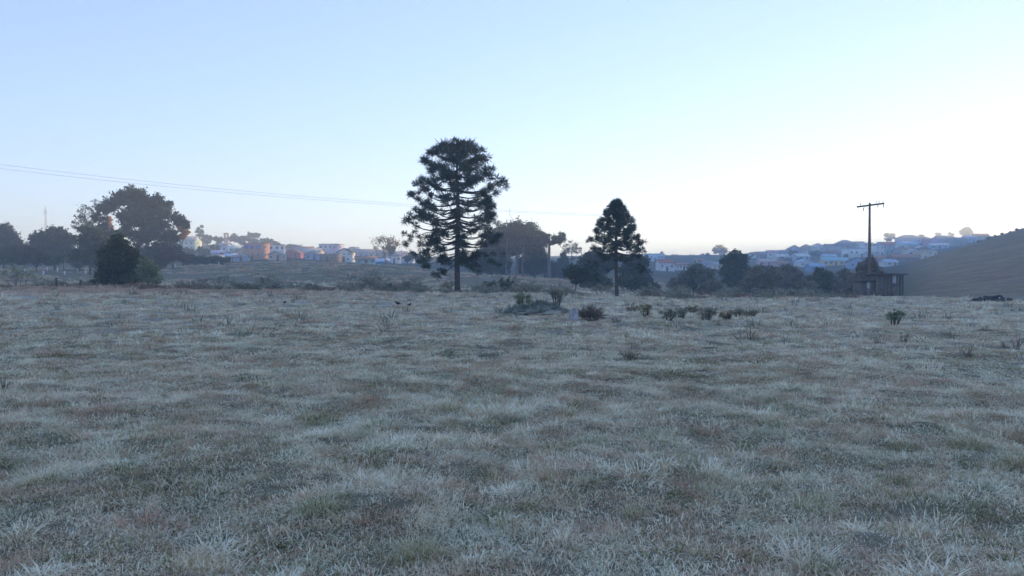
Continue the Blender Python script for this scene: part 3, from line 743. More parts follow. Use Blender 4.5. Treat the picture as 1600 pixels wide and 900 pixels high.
L_SUNPATCH = leafmat('painted_sunlit_leaves', (0.34, 0.15, 0.05), (0.62, 0.32, 0.12), 0.45)  # sunlight painted as orange leaf colour on the added trees below
pxtree('sunlit_patch_tree', 'added tree with sunlit orange painted into its leaves, in the gap beside the tallest tree', 215, 171, [(171, 342, 5), (168, 350, 6), (174, 356, 6), (170, 364, 6)], L_SUNPATCH, 0.3, 1.0, 0.2, group=GL, shell=0.5)
pxtree('sunlit_patch_tree', 'added tree with sunlit orange painted into its leaves, at the right edge of the tallest tree', 215, 286, [(287, 348, 5), (284, 356, 6), (289, 362, 5), (280, 350, 5), (285, 370, 5)], L_SUNPATCH, 0.3, 1.0, 0.2, group=GL, shell=0.5)
# yellow tree with sunlight put into its leaf colour, bare golden tree
pxtree('yellow_tree', 'yellow tree glowing in the sun on the far ridge', 640, 1125, [(1124, 388, 6), (1117, 392, 5), (1132, 391, 5), (1126, 395, 6)], leafmat('sunlit_yellow_leaves', (0.45, 0.36, 0.12), (0.78, 0.64, 0.25), 0.6), 0.8, 0.9, 0.3, stems=1, shell=0.5)
def bare_tree(label, px, Y, top, half, seed, mat_leaf):
    g = np.random.default_rng(seed); loc = on(px, Y); k = Y / F; H = pz(top, Y) - loc.z; W = half * k
    t = thing('bare_tree', label, 'tree', loc)
    mb = MB(); tips = []
    def grow(p, d, L, r, lev):
        e = p + d * L
        mb.tube(wob(p, e, g, 4, 0.06), np.linspace(r, r * 0.6, 4), 5 if lev < 2 else 3, cap=False)
        if lev >= 4: tips.append(e); return
        for _ in range(3 if lev else 5):
            a = g.normal(size=3) * 0.62; a[2] = abs(a[2]) * 0.4
            nd = d * 0.8 + a; nd /= np.linalg.norm(nd)
            grow(p + (e - p) * g.uniform(0.55, 1.0), nd, L * g.uniform(0.55, 0.8), r * 0.55, lev + 1)
    grow(np.array([0, 0, -0.3]), np.array([0, 0, 1.0]), H * 0.42, 0.22, 0)
    mb.build('trunk', plain('golden_twigs', (0.30, 0.23, 0.15), 0.2), t)
    tp = np.array(tips); tp = np.repeat(tp, 4, 0) + g.normal(0, 0.4, (len(tp) * 4, 3))
    V, q, rn = leaf_quads(tp, 0.32, g, g.random(len(tp)))
    obj('crown', mesh_np('sparse_crown', V, [q], dict(rnd=rn)), mat_leaf, t)
bare_tree('sparse golden winter tree standing before the blue houses', 602, 222, 362, 32, 4, L_GOLD)

# ------------------------------------------------------------------ houses of the town
_paint = {}
def paint(c, rough=0.85, var=0.09, scale=0.35):
    k = tuple(round(v, 3) for v in c) + (rough,)
    if k not in _paint: _paint[k] = plain('painted_surface', c, var, scale, rough)
    return _paint[k]
PANE, FRAME, DOOR = plain('window_glass', (0.05, 0.06, 0.075), 0.2, 0.8, 0.15), paint((0.62, 0.62, 0.60)), paint((0.13, 0.09, 0.06))
COL = dict(white=(0.70, 0.70, 0.68), cream=(0.66, 0.58, 0.40), green=(0.52, 0.62, 0.52), teal=(0.30, 0.52, 0.55), blue=(0.28, 0.40, 0.60), bright=(0.14, 0.30, 0.56),
           pink=(0.60, 0.33, 0.38), crimson=(0.40, 0.11, 0.14), orange=(0.42, 0.24, 0.17), grey=(0.36, 0.36, 0.37), beige=(0.50, 0.43, 0.36), brown=(0.26, 0.17, 0.12),
           lilac=(0.48, 0.42, 0.56), red=(0.42, 0.13, 0.09), tile=(0.36, 0.16, 0.10), dark=(0.10, 0.10, 0.11), slate=(0.24, 0.25, 0.27), rust=(0.30, 0.16, 0.12), sky=(0.42, 0.55, 0.70), yellow=(0.66, 0.54, 0.26))
_shared = {}
def box_mesh(key, *b):
    if key not in _shared: _shared[key] = MB().box(*b).mesh(key)
    return _shared[key]
def win_parts(parent, x, y, z, w, h, fcol=FRAME, rz=0):
    k = 'window_%.1f_%.1f' % (w, h)
    if k not in _shared:
        mb = MB(); e = 0.09
        mb.box(-w / 2, w / 2, -0.07, 0.02, -h / 2, -h / 2 + e).box(-w / 2, w / 2, -0.07, 0.02, h / 2 - e, h / 2)
        mb.box(-w / 2, -w / 2 + e, -0.07, 0.02, -h / 2 + e, h / 2 - e).box(w / 2 - e, w / 2, -0.07, 0.02, -h / 2 + e, h / 2 - e)
        mb.box(-0.03, 0.03, -0.06, 0.02, -h / 2 + e, h / 2 - e)
        _shared[k] = mb.mesh('window'); _shared[k].materials.append(FRAME)
        _shared[k + 'p'] = MB().box(-w / 2 + e, w / 2 - e, -0.035, 0.0, -h / 2 + e, h / 2 - e).mesh('pane'); _shared[k + 'p'].materials.append(PANE)
    o = obj('window', _shared[k], None, parent, (x, y, z)); o.rotation_euler = (0, 0, rz)
    obj('pane', _shared[k + 'p'], None, o)

def house(label, x0, x1, ytop, ybase, wall, roof, style='side', Y0=285, Y1=760, nwin=2, storeys=1, door=True, rz=None, depth=None, group='houses of the town', name='house', winpaint=None, Yfix=None):
    """a house on the hillside; x0..x1 and ytop..ybase are the columns and rows it spans in the photo"""
    xc = (x0 + x1) / 2
    loc = on(xc, Yfix) if Yfix else hit(xc, ybase, Y0, Y1)
    k = loc.y / F
    w = (x1 - x0) * k; H = max(2.6, pz(ytop, loc.y) - loc.z)
    g = random.Random(int(x0 * 13 + ybase))
    d = depth or min(max(w * 0.8, 6.0), 11)
    t = thing(name, label, 'house', loc, g.uniform(-0.28, 0.28) if rz is None else rz, group)
    rh = 0.0 if style == 'flat' else min(H * 0.42, (w if style == 'front' else d) * 0.28)
    h = H - rh; a, b = w / 2, d / 2
    ov = 0.45
    mb = MB()
    if style == 'front':
        mb.add([(-a, -b, -3), (a, -b, -3), (a, -b, h), (0, -b, H - 0.1), (-a, -b, h), (-a, b, -3), (a, b, -3), (a, b, h), (0, b, H - 0.1), (-a, b, h)],
               [(0, 1, 2, 3, 4), (9, 8, 7, 6, 5), (1, 6, 7, 2), (0, 4, 9, 5)])
    elif style == 'side':
        mb.add([(-a, -b, -3), (a, -b, -3), (a, -b, h), (-a, -b, h), (-a, b, -3), (a, b, -3), (a, b, h), (-a, b, h), (-a, 0, H - 0.1), (a, 0, H - 0.1)],
               [(0, 1, 2, 3), (7, 6, 5, 4), (1, 5, 6, 9, 2), (0, 3, 8, 7, 4)])
    else:
        mb.box(-a, a, -b, b, -3, h)
    mb.build('wall', paint(COL[wall]), t)
    rm = MB(); th = 0.18
    def slab(P):
        P = np.array(P, float); rm.add(np.concatenate([P, P + [0, 0, th]]), [tuple(range(len(P)))[::-1], tuple(len(P) + i for i in range(len(P)))] +
               [(i, (i + 1) % len(P), len(P) + (i + 1) % len(P), len(P) + i) for i in range(len(P))])
    if style == 'side':
        dz = rh * ov / b
        slab([(-a - ov, -b - ov, h - dz), (a + ov, -b - ov, h - dz), (a + ov, 0, H - th), (-a - ov, 0, H - th)])
        slab([(-a - ov, 0.01, H - th), (a + ov, 0.01, H - th), (a + ov, b + ov, h - dz), (-a - ov, b + ov, h - dz)])
    elif style == 'front':
        dz = rh * ov / a
        slab([(-a - ov, -b - ov, h - dz), (0, -b - ov, H - th), (0, b + ov, H - th), (-a - ov, b + ov, h - dz)])
        slab([(0.01, -b - ov, H - th), (a + ov, -b - ov, h - dz), (a + ov, b + ov, h - dz), (0.01, b + ov, H - th)])
    elif style == 'hip':
        r = max(0.3, a - b * 0.9)
        V = [(-a - ov, -b - ov, h), (a + ov, -b - ov, h), (a + ov, b + ov, h), (-a - ov, b + ov, h), (-r, 0, H), (r, 0, H)]
        rm.add(np.concatenate([V, np.array(V[:4]) - [0, 0, th]]), [(0, 1, 5, 4), (1, 2, 5), (2, 3, 4, 5), (3, 0, 4), (6, 7, 1, 0), (7, 8, 2, 1), (8, 9, 3, 2), (9, 6, 0, 3), (9, 8, 7, 6)])
    else:
        rm.box(-a - 0.25, a + 0.25, -b - 0.25, b + 0.25, h - 0.02, h + 0.25)
    rm.build('roof', paint(COL[roof], 0.8, 0.14, 0.5), t)
    sh = h / storeys
    wm = min(1.5, w / max(nwin + 1, 2) * 0.62)
    for s in range(storeys):
        n = nwin
        for i in range(n):
            x = -a + w * (i + 0.5) / n + g.uniform(-0.2, 0.2)
            if door and s == 0 and i == n // 2: continue
            win_parts(t, x, -b - 0.02, s * sh + sh * 0.56, round(wm, 1), round(min(1.3, sh * 0.42), 1))
        win_parts(t, a + 0.02, 0, s * sh + sh * 0.56, 1.2, round(min(1.2, sh * 0.4), 1), rz=math.pi / 2)
    if door:
        x = -a + w * (nwin // 2 + 0.5) / max(nwin, 1)
        obj('door', box_mesh('door', -0.5, 0.5, -0.09, 0.0, -0.4, 2.1), DOOR, t, (x, -b - 0.003, 0))
    return t

LT = 'houses of the left town'
HL = [
 ('long pale green two-storey building half hidden by the tallest tree', 272, 310, 369, 392, 'green', 'slate', 'side', 5, 2),
 ('small house with sunlit orange painted into its wall beside the cypress trees', 306, 318, 373, 384, 'orange', 'tile', 'flat', 1, 1),  # orange wall colour stands for sunlight falling on it
 ('pale blue house under the brick tower', 344, 360, 379, 393, 'sky', 'slate', 'side', 2, 1),
 ('teal house with pale roof left of the orange building', 360, 376, 384, 394, 'teal', 'green', 'side', 2, 1),
 ('low house with lilac roof above the cream house', 333, 353, 391, 401, 'lilac', 'lilac', 'side', 2, 1),
 ('cream gabled house lowest of the left town, beside the dark hedge', 328, 349, 397, 409, 'cream', 'grey', 'front', 3, 1),
 ('red-roofed house leaning against the orange building', 368, 386, 388, 401, 'beige', 'red', 'front', 2, 1),
 ('small grey house below the red-roofed house', 354, 370, 396, 407, 'grey', 'sky', 'side', 2, 1),
 ('low blue shed-like house under the red-roofed house', 370, 386, 399, 408, 'blue', 'slate', 'side', 2, 1),
 ('orange two-storey building with blue upper windows', 386, 417, 381, 405, 'orange', 'rust', 'flat', 3, 2),
 ('white two-storey building right of the orange one', 421, 445, 383, 404, 'white', 'slate', 'flat', 3, 2),
 ('cream gabled house in front of the white two-storey building', 424, 444, 392, 407, 'beige', 'grey', 'front', 2, 1),
 ('grey gabled house on top behind the crimson house', 449, 476, 382, 394, 'grey', 'slate', 'front', 3, 1),
 ('crimson house with two white windows', 447, 471, 390, 403, 'crimson', 'red', 'front', 2, 1),
 ('long beige row house right of the crimson house', 471, 503, 388, 402, 'beige', 'grey', 'side', 4, 1),
 ('blue gabled house in front of the beige row', 481, 501, 393, 406, 'blue', 'slate', 'front', 2, 1),
 ('tall pale block with a raised corner on the town skyline', 503, 533, 382, 402, 'lilac', 'grey', 'flat', 4, 2),
 ('long low brown wall building left of the white two-storey house', 503, 530, 398, 409, 'brown', 'slate', 'flat', 3, 1),
 ('white two-storey house with dark pitched roof', 530, 552, 388, 409, 'white', 'dark', 'front', 3, 2),
 ('blue house with a long flat roof', 554, 586, 389, 404, 'blue', 'slate', 'side', 4, 1),
 ('brown low house with a teal wall behind the golden tree', 556, 588, 400, 413, 'teal', 'brown', 'side', 3, 1),
 ('bright sky-blue low house at the foot of the golden tree', 588, 608, 404, 415, 'bright', 'sky', 'side', 2, 1),
 ('grey-roofed white house right of the golden tree', 604, 626, 394, 411, 'white', 'slate', 'side', 3, 1),
 ('small pale house half hidden by the big araucaria', 624, 646, 398, 411, 'sky', 'grey', 'side', 2, 1),
 ('slate-roofed house behind the golden tree crown', 582, 606, 391, 405, 'grey', 'slate', 'side', 2, 1),
]
for (lab, x0, x1, yt, yb, wc, rc, st, nw, stv) in HL:
    t = house(lab, x0, x1, yt, yb, wc, rc, st, 285, 640, nw, stv, group=LT, name='building' if stv > 1 else 'house')
    if 'orange two-storey' in lab:   # the upper windows are blue
        for c in [c for c in t.children if c.name.startswith('window') and c.location.z > 3 and abs(c.rotation_euler.z) < 0.1]:
            bl = box_mesh('blue_shutter', -0.85, 0.85, -0.12, -0.072, -0.75, 0.75)
            o = obj('shutter', bl, paint((0.06, 0.12, 0.48)), t, c.location)

RT = 'houses on the right-hand hillside'
HR = [
 ('long pale flat-roofed building at the left end of the far ridge', 1007, 1036, 397, 408, 'sky', 'sky', 'flat', 5, 1),
 ('white house with a long red roof above the bare slope', 1027, 1051, 405, 423, 'white', 'red', 'side', 3, 1),
 ('long white wall building right of the red-roofed white house', 1052, 1074, 409, 422, 'white', 'rust', 'side', 4, 1),
 ('small beige house below the yellow tree', 1086, 1100, 404, 414, 'beige', 'tile', 'side', 2, 1),
 ('small lilac house left below the yellow tree', 1098, 1112, 407, 417, 'lilac', 'slate', 'side', 2, 1),
 ('little cream house under the yellow tree beside the tall dark tree', 1112, 1126, 409, 420, 'cream', 'grey', 'side', 2, 1),
 ('brown house at the left end of the hillside row', 1180, 1199, 393, 402, 'brown', 'slate', 'side', 2, 1),
 ('white house with pink roof next to the brown one', 1199, 1216, 391, 403, 'white', 'pink', 'side', 2, 1),
 ('pale house with wide white roof, left of the gabled pair', 1212, 1232, 397, 406, 'white', 'white', 'side', 3, 1),
 ('pale pink house low on the hillside above the olive bush', 1184, 1210, 404, 415, 'pink', 'beige', 'side', 3, 1),
 ('terracotta little house right of the pale pink house', 1210, 1230, 408, 417, 'beige', 'tile', 'side', 2, 1),
 ('lilac gabled house on the skyline, left of the two smaller gables', 1229, 1251, 383, 400, 'lilac', 'rust', 'front', 2, 1),
 ('small red-roofed house between two skyline gables', 1251, 1266, 382, 393, 'beige', 'red', 'front', 2, 1),
 ('pale gabled house on the skyline right of the small red roof', 1266, 1287, 380, 391, 'white', 'slate', 'front', 2, 1),
 ('sky-blue house below the skyline gables', 1240, 1262, 396, 407, 'sky', 'white', 'side', 2, 1),
 ('white gabled house just left of the bright blue wall', 1244, 1268, 405, 417, 'white', 'sky', 'front', 2, 1),
 ('bright blue walled house low on the hillside', 1262, 1285, 411, 423, 'bright', 'blue', 'side', 2, 1),
 ('brown-roofed house on the skyline left of the big hip roof', 1288, 1307, 381, 394, 'brown', 'brown', 'side', 2, 1),
 ('plain grey windowless block below the brown roof', 1290, 1318, 385, 401, 'grey', 'grey', 'flat', 0, 1),
 ('large house with a slate hip roof on the skyline', 1306, 1333, 375, 394, 'slate', 'slate', 'hip', 3, 2),
 ('cream house right of the slate hip roof', 1333, 1347, 378, 391, 'cream', 'grey', 'flat', 2, 1),
 ('white flat building just left of the wooden pole', 1345, 1361, 380, 394, 'white', 'white', 'flat', 2, 2),
 ('long cream house with dark openings and a teal roof', 1283, 1321, 402, 415, 'yellow', 'teal', 'side', 5, 1),
 ('pale teal house above the long cream house', 1284, 1304, 397, 406, 'teal', 'sky', 'side', 2, 1),
 ('white building with two white columns left of the pole', 1320, 1352, 389, 402, 'white', 'sky', 'flat', 4, 1),
 ('dark blue gabled house below the white columns', 1324, 1350, 402, 419, 'blue', 'dark', 'front', 2, 1),
 ('white building right behind the pole', 1364, 1378, 384, 399, 'white', 'slate', 'flat', 2, 2),
 ('long house with a red roof strip right of the pole', 1370, 1401, 378, 391, 'sky', 'red', 'side', 4, 1),
 ('small red house right of the pole bush', 1366, 1384, 399, 411, 'red', 'tile', 'side', 2, 1),
 ('white wall house below the small red house', 1378, 1398, 405, 416, 'white', 'sky', 'side', 2, 1),
 ('long terracotta building right of the small red house', 1392, 1430, 397, 410, 'rust', 'tile', 'side', 5, 1),
 ('large grey hip-roofed house on the skyline right of the ridge tree', 1402, 1435, 367, 381, 'lilac', 'slate', 'hip', 3, 1),
 ('white house below the grey hip roof', 1402, 1431, 377, 390, 'white', 'sky', 'side', 3, 1),
 ('small white gabled house above the cream stepped wall', 1416, 1434, 389, 399, 'white', 'white', 'front', 2, 1),
 ('cream stepped house beside the bare brown hill', 1429, 1446, 394, 406, 'cream', 'beige', 'flat', 2, 1),
 ('lower cream house touching the bare brown hill', 1443, 1459, 391, 402, 'cream', 'beige', 'flat', 2, 1),
 ('little bright white house above the cream stepped house', 1433, 1442, 384, 393, 'white', 'white', 'front', 1, 1),
 ('pink house near the top of the hillside', 1445, 1461, 372, 383, 'pink', 'pink', 'side', 2, 1),
 ('long white-roofed house below the pink house', 1452, 1478, 380, 389, 'sky', 'white', 'side', 3, 1),
 ('broad grey-roofed house on the skyline left of the round tree', 1460, 1490, 368, 382, 'lilac', 'slate', 'side', 4, 1),
 ('grey house under the round skyline tree', 1484, 1506, 371, 384, 'grey', 'slate', 'side', 3, 1),
 ('light blue house right of the round skyline tree', 1504, 1521, 368, 379, 'sky', 'blue', 'side', 2, 1),
 ('brown-roofed house last before the bare brown hill', 1521, 1541, 365, 375, 'beige', 'rust', 'side', 2, 1),
]
for (lab, x0, x1, yt, yb, wc, rc, st, nw, stv) in HR:
    house(lab, x0, x1, yt, yb, wc, rc, st, 370, 900, nw, stv, group=RT, door=nw > 1, name='building' if stv > 1 else 'house')
# more small houses filling the rows between them
FILL = [('white', 'tile'), ('grey', 'slate'), ('beige', 'rust'), ('sky', 'grey'), ('cream', 'tile'), ('lilac', 'slate'), ('green', 'grey'), ('pink', 'rust'), ('teal', 'slate'), ('brown', 'grey'),
        ('white', 'slate'), ('blue', 'grey'), ('beige', 'tile'), ('grey', 'rust'), ('cream', 'slate'), ('sky', 'tile'), ('white', 'grey'), ('lilac', 'rust'), ('pink', 'slate'), ('yellow', 'rust')]
NAMES = dict(tile='terracotta', slate='slate-grey', rust='rust-brown', grey='pale grey', sky='sky-blue')
for i, (wc, rc) in enumerate(FILL[:16]):
    bx = 452 + i * 12.2 + (i % 3) * 2; by = np.interp(bx, [440, 640], [395, 405]) + (i % 4) * 1.6 - 3
    w_ = 7 + (i * 5 % 4); house('small %s house with %s roof squeezed into the left town rows' % (NAMES.get(wc, wc), NAMES.get(rc, rc)), bx - w_, bx + w_, by - 10 - i % 3, by, wc, rc, ('side', 'front', 'side')[i % 3], 300, 640, 2, 1, group=LT)
for i, (wc, rc) in enumerate(FILL):
    bx = 1178 + (i * 61 % 280) * 0.98; by = np.interp(bx, [1175, 1350, 1460], [412, 402, 388]) + (i % 5) * 3 - 9
    w_ = 6.5 + (i * 7 % 4); house('small %s house with %s roof among the hillside houses at the right' % (NAMES.get(wc, wc), NAMES.get(rc, rc)), bx - w_, bx + w_, by - 8.5 - i % 3, by, wc, rc, ('side', 'front', 'side', 'hip')[i % 4], 400, 900, 2, 1, group=RT)
# chapel-like brick tower above the left town
t = thing('brick_tower', 'small square brick tower with an open top on the left town skyline', 'tower', hit(354, 384, 400, 700)); k = t.location.y / F
hT = pz(364, t.location.y) - t.location.z
MB().box(-1.4, 1.4, -1.4, 1.4, -3, hT * 0.66).build('wall', paint(COL['tile']), t)
for sx in (-1, 1):
    for sy in (-1, 1): obj('pillar', box_mesh('tower_pillar', -0.3, 0.3, -0.3, 0.3, 0, hT * 0.27), paint(COL['tile']), t, (sx * 1.1, sy * 1.1, hT * 0.66))
MB().box(-1.6, 1.6, -1.6, 1.6, hT * 0.93, hT).build('roof', paint(COL['rust']), t)

# --- trees in and above the town
GT = 'trees along the left town skyline'
for k, bx in enumerate((310, 316)):
    pxtree('cypress', ['slim dark cypress, left of the skyline pair', 'taller slim cypress, right of the skyline pair'][k], 470, bx,
           [(bx, 357 - 3 * k, 2.2), (bx, 362, 3), (bx, 368, 3.2), (bx, 375, 3.4), (bx, 381, 3)], L_DARK, 0.55, 1.2, 0.2, group=GT, shell=0.2, limb=False)
for (bx, Y, cs, lab) in [(325, 480, [(322, 370, 4), (330, 372, 4), (326, 377, 5)], 'dark tree right of the cypress pair'),
                         (340, 490, [(337, 373, 4), (345, 374, 4), (341, 379, 5)], 'dark tree left of the brick tower'),
                         (366, 500, [(366, 369, 4.5), (363, 374, 4), (369, 375, 4)], 'round-headed tree right of the brick tower'),
                         (378, 500, [(376, 373, 5), (384, 373, 5), (380, 379, 5)], 'wide dark tree left of the flat-topped skyline tree'),
                         (392, 505, [(388, 372, 4), (394, 376, 5), (400, 377, 4)], 'dark tree under the flat-topped skyline tree'),
                         (415, 500, [(410, 377, 4), (417, 376, 4), (424, 378, 4), (430, 380, 4)], 'spreading dark tree above the white two-storey building'),
                         (438, 500, [(436, 383, 4), (442, 386, 4)], 'small tree at the right edge of the white two-storey building'),
                         (455, 505, [(452, 385, 4), (460, 386, 3.5)], 'small tree behind the crimson house'),
                         (610, 330, [(608, 388, 4.5), (614, 389, 4.5), (611, 394, 4)], 'small round tree behind the golden tree, right of its trunk'),
                         (335, 390, [(332, 386, 4), (339, 388, 4), (336, 393, 4)], 'dark tree above the lilac roof'),
                         (296, 330, [(292, 392, 5), (300, 394, 5), (296, 399, 5)], 'dark tree in front of the pale green building'),
                         (318, 335, [(314, 390, 5), (321, 393, 5), (318, 398, 5)], 'dark tree right of the pale green building'),
                         (640, 300, [(636, 404, 5), (646, 400, 6), (655, 404, 6)], 'blurred tree by the small pale house left of the big araucaria')]:
    pxtree('town_tree', lab, Y, bx, cs, L_DARK, 0.55, 1.2, 0.2, group=GT, shell=0.3)
umbrella_araucaria('flat-topped araucaria on the left town skyline above the orange building', 397, 520, 365, 369, 10, 0.4, 6, 'araucaria trees')
GR = 'trees on the right-hand hillside'
for (bx, Y, cs, lab) in [(1389, 760, [(1385, 367, 4), (1392, 368, 4), (1388, 373, 5), (1395, 371, 3)], 'bushy tree on the skyline right of the pole'),
                         (1509, 790, [(1509, 359, 5), (1503, 363, 4), (1515, 363, 4), (1509, 366, 5)], 'round single tree standing on the skyline near the bare hill'),
                         (1441, 780, [(1440, 370, 4), (1444, 375, 5), (1438, 377, 4)], 'dark tree right of the grey hip-roofed house'),
                         (1464, 840, [(1463, 365.5, 2), (1467, 366, 2)], 'tiny flat tree on the skyline above the broad grey roof'),
                         (1485, 840, [(1484, 365, 2), (1487, 366.5, 2)], 'small tree on the skyline left of the round single tree'),
                         (1035, 700, [(1034, 395, 2), (1034, 398, 2.6)], 'little pointed tree at the end of the long pale flat roof'),
                         (1052, 700, [(1050, 401, 3.5), (1056, 401, 3.5)], 'small dark tree on the ridge above the red-roofed white house'),
                         (1066, 690, [(1063, 402, 4), (1070, 402, 4)], 'ridge tree above the long white wall'),
                         (1082, 690, [(1078, 402, 4), (1086, 402, 4), (1082, 406, 4)], 'ridge tree left of the yellow tree'),
                         (1100, 680, [(1098, 399, 3), (1106, 398, 3), (1102, 403, 4)], 'tree just left of the yellow tree on the ridge'),
                         (1238, 560, [(1236, 394, 4), (1242, 396, 4)], 'dark tree below the lilac gabled house'),
                         (1272, 560, [(1268, 396, 4), (1276, 396, 4), (1280, 399, 4)], 'dark tree below the pale skyline gable'),
                         (1322, 600, [(1320, 390, 4), (1326, 391, 4)], 'dark tree below the slate hip roof'),
                         (1312, 470, [(1308, 412, 5), (1318, 414, 5)], 'dark tree below the long cream house'),
                         (1225, 470, [(1222, 414, 5), (1232, 416, 5), (1240, 417, 5)], 'dark tree right of the terracotta little house'),
                         (1410, 560, [(1406, 397, 3), (1412, 396, 3)], 'small tree above the long terracotta building'),
                         (1420, 480, [(1412, 410, 4), (1420, 409, 4), (1428, 408, 4)], 'low dark shrub tree below the long terracotta building')]:
    pxtree('hillside_tree', lab, Y, bx, cs, L_DARK, 0.6, 1.2, 0.2, group=GR, shell=0.3)
for k in range(34):     # more of the same between the houses: nothing tells them apart
    g = np.random.default_rng(900 + k); bx = g.uniform(1175, 1440); by = np.interp(bx, [1175, 1440], [409, 392]) + g.uniform(-9, 12)
    p = hit(bx, by, 380, 880); r = g.uniform(2.2, 3.8)
    pxtree('garden_tree', 'small dark garden tree between houses of the right-hand hillside', p.y, bx, [(bx - r * 0.5, by - r, r), (bx + r * 0.5, by - r * 0.8, r)], L_DARK if k % 3 else L_OLIVE, 0.55, 1.0, 0.12,
           group='garden trees of the right-hand hillside', shell=0.3, limb=False)
for k in range(26):
    g = np.random.default_rng(960 + k); bx = g.uniform(430, 640); by = np.interp(bx, [430, 640], [399, 408]) + g.uniform(-5, 4)
    p = hit(bx, by, 290, 600); r = g.uniform(2.2, 3.4)
    pxtree('garden_tree', 'small dark garden tree between houses of the left town', p.y, bx, [(bx - r * 0.5, by - r, r), (bx + r * 0.5, by - r * 0.8, r)], L_DARK, 0.5, 1.0, 0.12,
           group='garden trees of the left town', shell=0.3, limb=False)
# utility poles in the left town, and a slender white mast
for bx, tp, by, lab in ((471, 381, 402, 'thin utility pole left of the beige row house'), (552, 385, 408, 'thin utility pole right of the white two-storey house'),
                        (627, 390, 410, 'thin utility pole left of the big araucaria')):
    p = hit(bx, by, 285, 500); h = pz(tp, p.y) - p.z
    t = thing('utility_pole', lab, 'pole', p, group='utility poles of the left town')
    MB().tube([(0, 0, -1), (0, 0, h)], [0.2, 0.14], 7).build('post', paint((0.3, 0.29, 0.27)), t)
    MB().box(-1.1, 1.1, -0.07, 0.07, h - 0.75, h - 0.6).build('crossarm', BARK, t)
p = hit(406, 392, 400, 600)
t = thing('flagpole', 'slender white mast beside the flat-topped skyline araucaria', 'mast', p); h = pz(371, p.y) - p.z
MB().tube([(0, 0, -1), (0, 0, h)], [0.16, 0.1], 7).build('shaft', FRAME, t)
MB().box(-0.3, 0.3, -0.15, 0.15, h - 0.1, h + 0.3).build('cap', FRAME, t)

# --- radio mast on the left skyline
p = on(72, 520); h = pz(323, 520) - p.z
t = thing('radio_mast', 'tall lattice radio mast rising behind the dome-shaped tree', 'radio mast', p, 0.3)
STEEL = paint((0.42, 0.40, 0.38), 0.6)
c3 = [(math.cos(a), math.sin(a)) for a in (0.3, 2.4, 4.5)]
rad_at = lambda z: 1.15 - 0.8 * z / h
for cx, cy_ in c3: MB().tube([(cx * rad_at(z), cy_ * rad_at(z), z) for z in (-1, h * 0.5, h * 0.93)], 0.12, 5).build('leg', STEEL, t)
n = 16
for i in range(n):
    z0, z1 = h * 0.93 * i / n, h * 0.93 * (i + 1) / n
    mb = MB()
    for q in range(3):
        A, B = c3[q], c3[(q + 1) % 3]
        mb.tube([(A[0] * rad_at(z0), A[1] * rad_at(z0), z0), (B[0] * rad_at(z1), B[1] * rad_at(z1), z1)], 0.06, 4)
        mb.tube([(A[0] * rad_at(z1), A[1] * rad_at(z1), z1), (B[0] * rad_at(z1), B[1] * rad_at(z1), z1)], 0.06, 4)
    mb.build('brace', STEEL, t)
MB().tube([(0, 0, h * 0.9), (0, 0, h)], 0.1, 5).build('aerial', STEEL, t)
for zf, w in ((0.86, 1.3), (0.92, 1.6), (0.965, 0.8)):
    MB().box(-w, w, -0.12, 0.12, h * zf, h * zf + 0.35).build('antenna', FRAME, t)

# ------------------------------------------------------------------ power line and the wooden pole
for k, (ya, yb_, yc, lab) in enumerate(((257, 319.5, 337, 'upper thin power wire crossing the sky at the left'), (263.5, 322.5, 338.5, 'lower thin power wire crossing the sky at the left'))):
    cf = np.polyfit([0, 640, 964], [ya, yb_, yc], 2)
    A, B = np.array([(-260 - 800) / F * 100, 100.0]), np.array([(964 - 800) / F * 140, 140.0])
    s = np.linspace(0, 1, 60); X, Y = A[0] + (B[0] - A[0]) * s, A[1] + (B[1] - A[1]) * s + k * 0.5
    pxs = 800 + F * X / Y
    Z = CAMZ - (np.polyval(cf, pxs) - HZ) / F * Y
    o = MB().tube(np.stack([X, Y, Z], 1), 0.013, 4).build('power_wire', paint((0.10, 0.10, 0.11)))
    tag(o, lab, 'power wire', 'power wires')
    WIRE_END = (X[-1], Y[-1], Z[-1])
t = thing('line_pole', 'power line pole hidden behind the small araucaria', 'pole', on(964, 140.4))
h = WIRE_END[2] - t.location.z + 0.35
MB().tube([(0, 0, -1), (0, 0, h)], [0.15, 0.1], 8).build('post', BARK, t); MB().box(-0.6, 0.6, -0.06, 0.06, h - 0.5, h - 0.38).build('crossarm', BARK, t)

WOOD = plain('weathered_pole_wood', (0.17, 0.12, 0.09), 0.25, 1.2, 0.9, bump=0.5)
INS = paint((0.16, 0.13, 0.12), 0.4)
p = on(1358, 84); h = pz(317, 84) - p.z; k = 84 / F
t = thing('wooden_pole', 'tall weathered wooden pole with a tilted crossarm and loose insulators', 'pole', p)
MB().tube([(0.04, 0, -0.5), (0.02, 0, h * 0.3), (0, 0, h * 0.7), (0, 0, h)], [0.19, 0.17, 0.13, 0.10], 12).build('post', WOOD, t, smooth=True)
tilt = 5.5 / 42
ca = t; ax0, ax1 = (1336.5 - 1358) * k, (1379 - 1358) * k
za = pz(321, 84) - p.z
arm = MB().box(ax0, ax1, -0.30, -0.16, za - 0.09, za + 0.09, ry=-math.atan(tilt)).build('crossarm', WOOD, t)
zc = lambda x: za + (x - (ax0 + ax1) / 2) * tilt
for pxi in (1342, 1366.5, 1371, 1377):
    x = (pxi - 1358) * k
    MB().tube([(x, -0.23, zc(x) + 0.08), (x, -0.23, zc(x) + 0.22), (x, -0.23, zc(x) + 0.24), (x, -0.23, zc(x) + 0.34)], [0.02, 0.02, 0.05, 0.045], 8).build('insulator', INS, arm)
